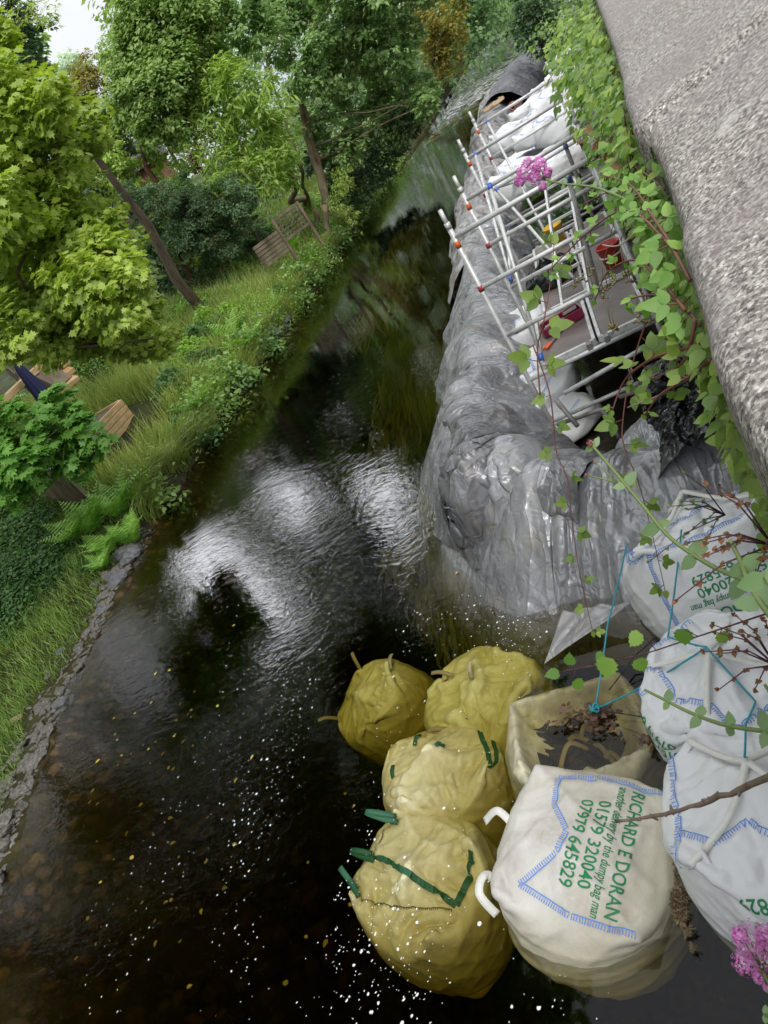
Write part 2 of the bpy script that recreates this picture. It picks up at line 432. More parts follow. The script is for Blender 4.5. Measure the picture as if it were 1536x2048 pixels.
# ------------------------------------------------------------------ cloth relaxation (small position-based solver)
def bagsim(dims, n=42, seed=0, iters=230, press=.6, slack=1.0, tie=0.0, open_top=False, crumple=.012, wam=.032, wsd=.013):
    """an inflated cloth box: returns vertex positions, quads, face id grids"""
    rg = np.random.default_rng(seed)
    a, b, h = dims
    ids = {}
    def vid(i, j, k):
        return ids.setdefault((i, j, k), len(ids))
    fid = {}
    r_ = range(n + 1)
    fid['top'] = np.array([[vid(i, j, n) for j in r_] for i in r_])
    fid['bot'] = np.array([[vid(i, n - j, 0) for j in r_] for i in r_])
    fid['front'] = np.array([[vid(i, 0, k) for k in r_] for i in r_])          # -y
    fid['back'] = np.array([[vid(n - i, n, k) for k in r_] for i in r_])       # +y
    fid['left'] = np.array([[vid(0, n - i, k) for k in r_] for i in r_])       # -x
    fid['right'] = np.array([[vid(n, i, k) for k in r_] for i in r_])          # +x
    C = np.zeros((len(ids), 3)); 
    for (i, j, k), q in ids.items(): C[q] = ((i / n - .5) * a, (j / n - .5) * b, k / n * h)
    E = []; B = []
    quads = []; qf = []
    for nm, g in fid.items():
        E += [np.stack([g[:-1].ravel(), g[1:].ravel()], 1), np.stack([g[:, :-1].ravel(), g[:, 1:].ravel()], 1),
              np.stack([g[:-1, :-1].ravel(), g[1:, 1:].ravel()], 1), np.stack([g[1:, :-1].ravel(), g[:-1, 1:].ravel()], 1)]
        B += [np.stack([g[:-2].ravel(), g[2:].ravel()], 1), np.stack([g[:, :-2].ravel(), g[:, 2:].ravel()], 1)]
        quads.append(np.stack([g[:-1, :-1], g[1:, :-1], g[1:, 1:], g[:-1, 1:]], -1).reshape(-1, 4)); qf += [nm] * n * n
    E = np.concatenate(E); E = np.unique(np.sort(E, 1), axis=0); B = np.concatenate(B)
    Q = np.concatenate(quads); qf = np.array(qf)
    L = np.linalg.norm(C[E[:, 0]] - C[E[:, 1]], axis=1) * slack
    tset = np.zeros(len(ids), bool); tset[np.unique(fid['top'])] = 1; L = np.where(tset[E[:, 0]] & tset[E[:, 1]], L * 1.10, L)
    LB = np.linalg.norm(C[B[:, 0]] - C[B[:, 1]], axis=1) * slack
    X = C * np.array([.94, .94, 1.0]) + rg.normal(size=C.shape) * crumple
    for _w in range(7):
        dd_ = rg.normal(size=3); dd_ /= np.linalg.norm(dd_); X += (np.sin(C @ dd_ * rg.uniform(14, 45) + rg.uniform(0, 6))[:, None] * rg.normal(size=3) * crumple * .6)
    nv = len(X)
    cnt = np.bincount(E.ravel(), minlength=nv)[:, None] + 1e-9
    cntb = np.bincount(B.ravel(), minlength=nv)[:, None] + 1e-9
    topi = np.unique(fid['top'][2:-2, 2:-2]); 
    ptop = np.ones(nv); ptop[topi] = .12 if not open_top else -.3
    corners = [fid['top'][0, 0], fid['top'][0, -1], fid['top'][-1, 0], fid['top'][-1, -1]]
    midtop = [fid['top'][n // 2, n // 2]]
    def acc(ix, d):
        o = np.zeros((nv, 3))
        for c in range(3): o[:, c] = np.bincount(ix, d[:, c], nv)
        return o
    Vl = np.zeros_like(X); kk = (1 / n) ** 2 * .16
    for it in range(iters):
        Xp = X.copy(); X = X + Vl * .97
        p0, p1, p2, p3 = (X[Q[:, c]] for c in range(4))
        fn = np.cross(p2 - p0, p3 - p1); fn /= (h * a / n / n) * 2
        vn = sum(acc(Q[:, c], fn) for c in range(4)); vn /= np.linalg.norm(vn, axis=1)[:, None] + 1e-9
        dep = np.clip((h * 1.1 - X[:, 2]) / h, .15, 1.2)
        X += vn * (press * kk * (.35 + .9 * dep) * ptop)[:, None]
        X[:, 2] -= kk * .25
        for sub in range(3):
            d = X[E[:, 1]] - X[E[:, 0]]; l = np.linalg.norm(d, axis=1) + 1e-9
            e = (l - L) / l; e = np.where(e < 0, e * .7, e)
            d *= (e * .5)[:, None]
            X += (acc(E[:, 0], d) - acc(E[:, 1], d)) / cnt * 1.7
        d = X[B[:, 1]] - X[B[:, 0]]; l = np.linalg.norm(d, axis=1) + 1e-9
        e = np.minimum((l - LB * .97) / l, 0) * .18
        d *= (e * .5)[:, None]
        X += (acc(B[:, 0], d) - acc(B[:, 1], d)) / cntb * 2
        if tie > 0:
            tgt = np.array([0, 0, h * 1.04])
            for c in corners: X[c] += (tgt + (C[c] - tgt) * (1 - tie) * np.array([1, 1, 0]) - X[c]) * .3
            X[midtop] += (np.array([0, 0, h * 1.06]) - X[midtop]) * .1
        X[:, 2] = np.maximum(X[:, 2], 0)
        X[:, :2] -= X[:, :2].mean(0) * .5
        Vl = X - Xp; lv = np.linalg.norm(Vl, axis=1)[:, None]; Vl *= np.minimum(1, .25 / n / (lv + 1e-9))
    p0, p1, p2, p3 = (X[Q[:, c]] for c in range(4)); fn = np.cross(p2 - p0, p3 - p1); vn = sum(acc(Q[:, c], fn) for c in range(4)); vn /= np.linalg.norm(vn, axis=1)[:, None] + 1e-9
    wr = np.zeros(nv)
    for o_ in range(14):      # crossing soft creases, stronger on the slack top cloth
        d_ = rg.normal(size=3); d_ /= np.linalg.norm(d_); e_ = rg.normal(size=3); e_ /= np.linalg.norm(e_); f_ = rg.uniform(9, 26)
        ph = C @ d_ * f_ + 1.3 * np.sin(C @ e_ * rg.uniform(4, 9) + rg.uniform(0, 6)) + rg.uniform(0, 6)
        env = np.clip(np.sin(C @ e_ * rg.uniform(3, 7) + rg.uniform(0, 6)) + .2, 0, 1)
        wr += (1 - np.abs(np.sin(ph))) ** 3.0 * env / (f_ / 10)
    amp = np.where(tset, wam, wsd)
    X = X + vn * (wr * amp)[:, None]
    if open_top:      # the mouth has sunk in
        g = fid['top']; uu = np.linspace(-1, 1, n + 1); a_, b_ = np.meshgrid(uu, uu, indexing='ij'); q_ = np.clip(1.12 - np.maximum(np.abs(a_), np.abs(b_)) ** 2.5 * 1.25, 0, 1) ** .8
        X[g.ravel(), 2] -= (.24 * q_ * (1 + .3 * np.sin(5 * a_ + 2) * np.sin(4 * b_))).ravel()
    return dict(X=X, Q=Q, fid=fid, n=n, qf=qf, dims=dims)

def surf(bag, face, u, v, off=.004):
    """point on the deformed bag face at (u,v) in 0..1, pushed out along the surface normal"""
    X, g, n = bag['X'], bag['fid'][face], bag['n']
    u = np.clip(np.asarray(u, float), 0, 1) * n; v = np.clip(np.asarray(v, float), 0, 1) * n
    i = np.minimum(u.astype(int), n - 1); j = np.minimum(v.astype(int), n - 1); a = (u - i)[..., None]; b = (v - j)[..., None]
    p00, p10, p01, p11 = X[g[i, j]], X[g[i + 1, j]], X[g[i, j + 1]], X[g[i + 1, j + 1]]
    P = p00 * (1 - a) * (1 - b) + p10 * a * (1 - b) + p01 * (1 - a) * b + p11 * a * b
    N = np.cross(p10 - p00 + (p11 - p01), p01 - p00 + (p11 - p10)); N /= np.linalg.norm(N, axis=-1)[..., None] + 1e-9
    return P + N * off, N

def xf(bag, M):
    X = bag['X']; M = np.array(M); bag['X'] = X @ M[:3, :3].T + M[:3, 3]; return bag

def band(mb, bag, face, a, b, w=.03, n=24, off=.006, mi=0):
    """webbing sewn along a line in face coordinates"""
    t = np.linspace(0, 1, n)
    P, N = surf(bag, face, a[0] + (b[0] - a[0]) * t, a[1] + (b[1] - a[1]) * t, off)
    mb.ribbon([tuple(p) for p in P], [Vector(q) for q in N], w, mi)
def stitches(mb, bag, face, a, b, w=.03, step=.014, off=.008, mi=0):
    """overlocked seam: short cross stitches and a thin line"""
    ln = math.hypot((b[0] - a[0]), (b[1] - a[1])) * max(bag['dims']); k = max(4, int(ln / step))
    t = (np.arange(k) + .5) / k
    P, N = surf(bag, face, a[0] + (b[0] - a[0]) * t, a[1] + (b[1] - a[1]) * t, off)
    P2, _ = surf(bag, face, a[0] + (b[0] - a[0]) * (t + .01), a[1] + (b[1] - a[1]) * (t + .01), off)
    T = P2 - P; T /= np.linalg.norm(T, axis=1)[:, None] + 1e-9; S = np.cross(N, T)
    for p, tt, s, nn in zip(P, T, S, N):
        o = s * w * .5; q = tt * .0032
        mb.add([p - o - q, p - o + q, p + o + q * .4, p + o - q * .4], [(0, 1, 2, 3)], mi)
    mb.ribbon([tuple(p) for p in P + S * w * .5], [Vector(q) for q in N], .006, mi)

_font_cache = {}
def text2d(s, shear=0.0, bold=.012):
    key = (s, shear)
    if key in _font_cache: return _font_cache[key]
    cu = bpy.data.curves.new("t", 'FONT'); cu.body = s; cu.size = 1; cu.shear = shear; cu.offset = bold
    cu.resolution_u = 3; cu.align_x = 'CENTER'
    o = bpy.data.objects.new("t", cu); COL.objects.link(o)
    bpy.context.view_layer.update()
    me = bpy.data.meshes.new_from_object(o)
    bm = bmesh.new(); bm.from_mesh(me)
    bmesh.ops.triangulate(bm, faces=bm.faces[:])
    for _ in range(3):
        ed = [e for e in bm.edges if e.calc_length() > .22]
        if not ed: break
        bmesh.ops.subdivide_edges(bm, edges=ed, cuts=1); bmesh.ops.triangulate(bm, faces=bm.faces[:])
    bmesh.ops.dissolve_degenerate(bm, edges=bm.edges[:], dist=1e-5)
    bmesh.ops.triangulate(bm, faces=bm.faces[:])
    bm.verts.index_update()
    bm.normal_update()
    V = np.array([v.co[:] for v in bm.verts]); F = np.array([[v.index for v in f.verts] for f in bm.faces])
    bm.free(); bpy.data.objects.remove(o); bpy.data.curves.remove(cu); bpy.data.meshes.remove(me)
    _font_cache[key] = (V, F); return V, F
def print_text(bag, face, lines, name, parent, m):
    """lines: (string, centre uv, right uv vector per metre of text, height in m, width squeeze, shear)"""
    VV, FF, b = [], [], 0
    da, db = {'top': (0, 1), 'front': (0, 2), 'back': (0, 2), 'left': (1, 2), 'right': (1, 2), 'bot': (0, 1)}[face]
    du, dv = bag['dims'][da], bag['dims'][db]
    for s, (cu, cv), ang, hgt, sq, shear in lines:
        V, F = text2d(s, shear)
        x = V[:, 0] * hgt * 1.4 * sq; y = (V[:, 1] - .35) * hgt * 1.4
        c_, s_ = math.cos(ang), math.sin(ang)
        u = cu + (x * c_ - y * s_) / du; v = cv + (x * s_ + y * c_) / dv
        P, N = surf(bag, face, u, v, .0035)
        VV.append(P); FF.append(F + b); b += len(V)
    return npmesh(name, np.concatenate(VV), np.concatenate(FF), m, parent, smooth=False)

# woven polypropylene
def bagmat(name, base, dirt, dirtamt=.5, rough=.42, wv=True, stain2=None, low=None):
    m, n, b = _new(name); c = coord(n)
    t = noise(n, 2.6, 7, c, .62, .4)
    f = ramp(n, [(max(0.0, .62 - .28 * dirtamt), (0, 0, 0)), (.82, (1, 1, 1))], t.outputs[0]).outputs[0]
    col = mixc(n, f, base, dirt)
    t2 = noise(n, 11, 6, c, .7, 1.0)
    f2 = ramp(n, [(.58, (0, 0, 0)), (.75, (1, 1, 1))], t2.outputs[0]).outputs[0]
    k = n.nodes.new('ShaderNodeMath'); k.operation = 'MULTIPLY'; k.inputs[1].default_value = .55 * dirtamt; n.links.new(f2, k.inputs[0])
    col = mixc(n, k.outputs[0], col, stain2 or dirt)
    if low:      # the green tide line: algae grow on the cloth up to the river's level
        g = geo(n); sp = n.nodes.new('ShaderNodeSeparateXYZ'); n.links.new(g.outputs['Position'], sp.inputs[0])
        ad = n.nodes.new('ShaderNodeMath'); ad.operation = 'MULTIPLY_ADD'; ad.inputs[1].default_value = .22; n.links.new(t.outputs[0], ad.inputs[0]); n.links.new(sp.outputs[2], ad.inputs[2])
        mr = n.nodes.new('ShaderNodeMapRange'); mr.inputs[1].default_value = low[0] + .11; mr.inputs[2].default_value = low[1] + .11; mr.inputs[3].default_value = 1; mr.inputs[4].default_value = 0
        n.links.new(ad.outputs[0], mr.inputs[0]); col = mixc(n, mr.outputs[0], col, low[2])
    n.links.new(col, b.inputs['Base Color']); b.inputs['Roughness'].default_value = rough
    b.inputs['Specular IOR Level'].default_value = .45
    t3 = noise(n, 22, 5, c, .6, .6); bump(n, b, t3.outputs[0], .35, .012)
    return m
M_white = bagmat("white_woven_cloth", (.74, .74, .75), (.60, .57, .50), .12)
M_whiteprint = bagmat("white_woven_cloth_dirty", (.70, .70, .71), (.30, .22, .13), .95, low=(-.02, .36, (.58, .54, .38)))
M_algae = bagmat("algae_stained_cloth", (.74, .71, .36), (.42, .36, .09), .95, stain2=(.30, .20, .05))
M_cream = bagmat("cream_stained_cloth", (.76, .71, .45), (.42, .33, .11), 1.0, stain2=(.34, .22, .07))
M_opened = bagmat("muddy_open_bag_cloth", (.72, .69, .52), (.16, .12, .05), 1.0, stain2=(.10, .07, .03))
def flat(name, c, rough=.6, metal=0, spec=.5):
    m, n, b = _new(name); b.inputs['Base Color'].default_value = (*c, 1); b.inputs['Roughness'].default_value = rough
    b.inputs['Metallic'].default_value = metal; b.inputs['Specular IOR Level'].default_value = spec
    cc = coord(n); t = noise(n, 14, 4, cc)
    hs = n.nodes.new('ShaderNodeHueSaturation'); hs.inputs['Color'].default_value = (*c, 1)
    mr = n.nodes.new('ShaderNodeMapRange'); mr.inputs[3].default_value = .75; mr.inputs[4].default_value = 1.25; n.links.new(t.outputs[0], mr.inputs[0])
    n.links.new(mr.outputs[0], hs.inputs['Value']); n.links.new(hs.outputs[0], b.inputs['Base Color']); return m
M_blue = flat("blue_stitching", (.10, .26, .72)); M_green = flat("green_print", (.01, .22, .08)); M_gweb = flat("green_webbing", (.02, .11, .05))
M_wweb = flat("white_webbing", (.74, .73, .68)); M_teal = flat("teal_rope", (.03, .30, .38)); M_dweb = flat("muddy_webbing", (.34, .28, .15))

def bag_object(bag, name, label, cat, m, group, sub=1):
    c = bag['X'].mean(0); t = thing(name, label, cat, tuple(c), 0, group)
    q = npmesh("cloth_body", bag['X'], bag['Q'], m, t)
    s = q.modifiers.new('smooth', 'SUBSURF'); s.levels = sub; s.render_levels = sub
    return t
def Mx(loc, rz=0, rx=0, ry=0):
    return Matrix.Translation(loc) @ Matrix.Rotation(rz, 4, 'Z') @ Matrix.Rotation(rx, 4, 'X') @ Matrix.Rotation(ry, 4, 'Y')
def strap(parent, name, pts, w, m, nrm=None):
    pts = [Vector(p) for p in pts]; mb = MB()
    # smooth the path
    P = [pts[0]]
    for i in range(len(pts) - 1):
        a = pts[max(i - 1, 0)]; b = pts[i]; c = pts[i + 1]; d = pts[min(i + 2, len(pts) - 1)]
        for k in range(1, 7):
            t = k / 6
            P.append(.5 * ((2 * b) + (c - a) * t + (2 * a - 5 * b + 4 * c - d) * t * t + (-a + 3 * b - 3 * c + d) * t ** 3))
    mb.ribbon(P, nrm or Vector((.1, -.3, 1)).normalized(), w)
    o = mb.build(name, m, parent, smooth=True)
    s = o.modifiers.new('thickness', 'SOLIDIFY'); s.thickness = .004
    return o

G_sub = "stained bulk bags sunk in the river"; G_white = "white bulk bags stacked against the wall"
PI = math.pi

# --- four sunken bags
b1 = xf(bagsim((.68, .66, .74), seed=1, tie=.45, wam=.034, wsd=.014), Mx((-3.28, 4.72, -.84), R(-28), R(14), R(-12)))
t1 = bag_object(b1, "bulk_bag", "mustard stained bulk bag wholly under water, farthest left of the sunken bags", "bulk bag", M_algae, G_sub)
b2 = xf(bagsim((.84, .84, .80), seed=2, tie=.6, wam=.034, wsd=.014), Mx((-2.25, 4.27, -.86), R(12), R(4), R(3)))
t2 = bag_object(b2, "bulk_bag", "sunken mustard bulk bag tied in a knot on top, beside the loose tarpaulin corner", "bulk bag", M_algae, G_sub)
b3 = xf(bagsim((.76, .74, .80), seed=3, tie=.2, wam=.034, wsd=.014, crumple=.02), Mx((-2.60, 3.48, -.78), R(20), R(-6), R(10)))
t3 = bag_object(b3, "bulk_bag", "cream and mustard bulk bag with short green tabs, in the middle of the sunken row", "bulk bag", M_cream, G_sub)
b4 = xf(bagsim((.80, .72, .84), seed=4, tie=.15, wam=.032, wsd=.014, crumple=.016), Mx((-2.68, 2.76, -.82), R(-30), R(3), R(6)))
t4 = bag_object(b4, "bulk_bag", "big cream bulk bag with long dark green straps, nearest of the sunken bags", "bulk bag", M_cream, G_sub)
# --- the open one, full of dark water
b5 = xf(bagsim((.80, .78, .76), seed=5, open_top=True, crumple=.02, press=.6), Mx((-1.45, 3.42, -.63), R(10), R(-6), R(10)))
t5 = bag_object(b5, "bulk_bag", "muddy open bulk bag with a sagging mouth holding dark silt and dead leaves", "bulk bag", M_opened, G_sub)
# --- the printed one lying half out of the water
b6 = xf(bagsim((.74, .79, .76), seed=6, press=.7, wam=.016), Mx((-1.44, 2.46, -.36), R(-20), R(-3), R(12)))
t6 = bag_object(b6, "bulk_bag", "white bulk bag with green printed phone numbers and a stained belly, standing in the water", "bulk bag", M_whiteprint, "printed bulk bags")
# --- three white bags stacked beside the wall
b7 = xf(bagsim((1.0, 1.05, .84), seed=7, tie=.2, press=.7), Mx((-.02, 4.30, -.18), R(6), R(-28), R(-4)))
t7 = bag_object(b7, "bulk_bag", "white bulk bag with upside down green print, highest beside the grey tarpaulin", "bulk bag", M_white, "printed bulk bags")
b8 = xf(bagsim((.84, .80, .74), seed=8, tie=.55, press=.7), Mx((-.22, 3.22, -.16), R(20), R(2), R(-8)))
t8 = bag_object(b8, "bulk_bag", "white bulk bag with straps gathered by teal rope, middle of three along the wall", "bulk bag", M_white, "printed bulk bags")
b9 = xf(bagsim((.88, .90, .76), seed=9, tie=.4, press=.7), Mx((-.20, 2.34, -.18), R(-8), R(-4), R(-8)))
t9 = bag_object(b9, "bulk_bag", "white bulk bag with wavy blue stitched flaps, nearest one along the wall", "bulk bag", M_white, "printed bulk bags")

def seam_part(parent, bag, lines, w=.032, m=M_blue, name="stitched_seam"):
    mb = MB()
    for f_, a, b in lines: stitches(mb, bag, f_, a, b, w)
    return mb.build(name, m, parent)
# printed text: rotated with the bag as it lies
print_text(b6, 'top', [("RICHARD E DORAN", (.80, .51), -PI / 2, .064, .86, 0), ("another delivery by the dumpy bag man", (.70, .50), -PI / 2, .047, .66, .25),
                       ("01579 320040", (.60, .50), -PI / 2, .066, .9, 0), ("07979 645829", (.48, .48), -PI / 2, .066, .9, 0)], "printed_lettering", t6, M_green)
seam_part(t6, b6, [('top', (.98, .98), (.5, .98)), ('top', (.5, .98), (.20, .93)), ('top', (.2, .93), (.25, .70)), ('top', (.25, .7), (.40, .52)), ('top', (.40, .52), (.38, .36)), ('top', (.38, .36), (.16, .12)),
                   ('top', (.16, .12), (.55, .03)), ('top', (.55, .03), (.98, .02))])
print_text(b7, 'front', [("RICHARD E DORAN", (.52, .36), PI, .066, .95, 0), ("another delivery by the dumpy bag man", (.52, .46), PI, .048, .66, .25),
                       ("01579 320040", (.50, .56), PI, .066, .95, 0), ("07979 645829", (.50, .66), PI, .066, .95, 0)], "printed_lettering", t7, M_green)
seam_part(t7, b7, [('front', (.01, .98), (.99, .98)), ('front', (.03, .02), (.03, .98)), ('left', (.02, .96), (.98, .96)), ('top', (.02, .02), (.02, .98)), ('top', (.1, .5), (.45, .3)), ('top', (.45, .3), (.62, .42)),
                   ('top', (.62, .42), (.95, .2)), ('top', (.02, .97), (.98, .97)), ('top', (.1, .5), (.16, .2))])
print_text(b8, 'left', [("07979 645829", (.42, .86), PI, .068, .9, 0), ("01579 320040", (.44, .73), PI, .068, .9, 0)], "printed_lettering", t8, M_green)
seam_part(t8, b8, [('top', (.02, .98), (.2, .75)), ('top', (.2, .75), (.16, .5)), ('top', (.16, .5), (.30, .3)), ('top', (.30, .3), (.28, .08)), ('top', (.02, .7), (.02, .98)), ('top', (.02, .98), (.6, .98)), ('top', (.28, .08), (.9, .05))])
print_text(b9, 'front', [("07979 645829", (.55, .88), PI, .068, .92, 0)], "printed_lettering", t9, M_green)
seam_part(t9, b9, [('top', (.02, .95), (.02, .3)), ('top', (.02, .3), (.22, .2)), ('top', (.22, .2), (.4, .3)), ('top', (.4, .3), (.6, .12)), ('top', (.6, .12), (.98, .10)), ('top', (.05, .97), (.5, .98)), ('top', (.5, .98), (.95, .9)), ('top', (.02, .3), (.03, .03))])

def top_pt(bag, u, v, dz=.0):
    P, N = surf(bag, 'top', np.array([u]), np.array([v]), .012); return Vector(P[0]) + Vector((0, 0, dz))
# gathered straps on the tied bags
for t_, b_, m_ in ((t7, b7, M_wweb), (t8, b8, M_wweb), (t9, b9, M_wweb)):
    c = top_pt(b_, .5, .5, .05)
    for (u, v) in ((.1, .1), (.9, .12), (.88, .9), (.12, .88)):
        p = top_pt(b_, u, v, .01); q = top_pt(b_, (u + .5) / 2, (v + .5) / 2, .03)
        strap(t_, "lifting_strap", [p, q, c], .034, m_)
for t_, b_, sp in ((t1, b1, [(.05, .1, (-.16, -.05, .10)), (.08, .9, (-.06, .16, .12)), (.9, .9, (.02, .15, .05))]),
                   (t2, b2, [(.3, .75, (-.2, .06, .05)), (.1, .1, (-.22, .02, .06)), (.5, .5, (.02, .15, .06))])):
    for (u, v, d) in sp:
        p = top_pt(b_, u, v); strap(t_, "lifting_strap", [p, p + Vector(d) * .5 + Vector((0, 0, .03)), p + Vector(d)], .035, M_dweb)
for t_, b_, sp in ((t3, b3, [(.38, .96, .30, .80), (.52, .50, .60, .50), (.02, .55, .05, .70)]),):
    for (u, v, u2, v2) in sp: strap(t_, "lifting_tab", [top_pt(b_, u, v), top_pt(b_, (u + u2) / 2, (v + v2) / 2, .012), top_pt(b_, u2, v2)], .03, M_gweb)
mbw = MB(); band(mbw, b3, 'top', (.98, .05), (.98, .95), .04); mbw.build("webbing_band", M_gweb, t3)
mbw = MB(); band(mbw, b3, 'right', (.02, .97), (.98, .9), .035); mbw.build("webbing_band", M_gweb, t3)
for (u, v, d) in ((.03, .97, (-.20, .02, .10)), (.03, .5, (-.16, .03, .04)), (.03, .05, (-.12, .14, .08))):
    p = top_pt(b4, u, v); strap(t4, "lifting_strap", [p, p + Vector(d) * .6 + Vector((0, 0, .02)), p + Vector(d), p + Vector(d) * .6 + Vector((.02, -.03, -.01)), p + Vector((.02, -.05, 0))], .04, M_gweb)
mbw = MB(); band(mbw, b4, 'top', (.05, .50), (.97, .42), .045, 30, .01); mbw.build("webbing_band", M_gweb, t4)
mbw = MB(); band(mbw, b4, 'top', (.97, .42), (.99, .95), .045, 30, .01); mbw.build("webbing_band", M_gweb, t4)
seam_part(t4, b4, [('top', (.06, .03), (.97, .35)), ('top', (.05, .5), (.03, .98))], .012, flat("brown_thread", (.10, .07, .03)), "stitched_seam")
# silt, straps and leaves in the mouth of the open bag
sil = []
for i in range(5):
    a, c_ = (random.uniform(.25, .75), random.uniform(.25, .8)), (random.uniform(.2, .8), random.uniform(.25, .8))
    strap(t5, "muddy_strap", [top_pt(b5, *a, .02), top_pt(b5, (a[0] + c_[0]) / 2, (a[1] + c_[1]) / 2 + .08, .05), top_pt(b5, *c_, .02)], .035, M_dweb)
M_silt = simple("wet_silt", [(.3, (.010, .008, .004)), (.6, (.028, .020, .008)), (.8, (.10, .075, .03))], 9, .35, bs=.8, bd=.03)
u, v = np.meshgrid(np.linspace(.14, .84, 40), np.linspace(.16, .84, 40), indexing='ij')
P, N = surf(b5, 'top', u, v, .0); rr = np.hypot((u - .5) / .36, (v - .52) / .36) + .22 * np.sin(7 * np.arctan2(v - .5, u - .5)) + .15 * np.sin(13 * u + 9 * v)
P[..., 2] += .035 * np.clip(1.2 - rr, 0, 1) + .012 * np.sin(23 * u + 9 * np.sin(11 * v)) - .08 * np.clip(rr - 1, 0, 1)
npmesh("silt_fill", P, gridfaces(np.arange(1600).reshape(40, 40)), M_silt, t5)
# a torn handle flap beside the printed bag
strap(t6, "lifting_strap", [(-1.93, 2.22, .05), (-1.99, 2.30, .16), (-1.96, 2.42, .14), (-1.90, 2.40, .02)], .05, M_wweb)
strap(t6, "lifting_strap", [(-1.78, 2.72, .12), (-1.86, 2.80, .18), (-1.99, 2.80, .10)], .05, M_wweb)

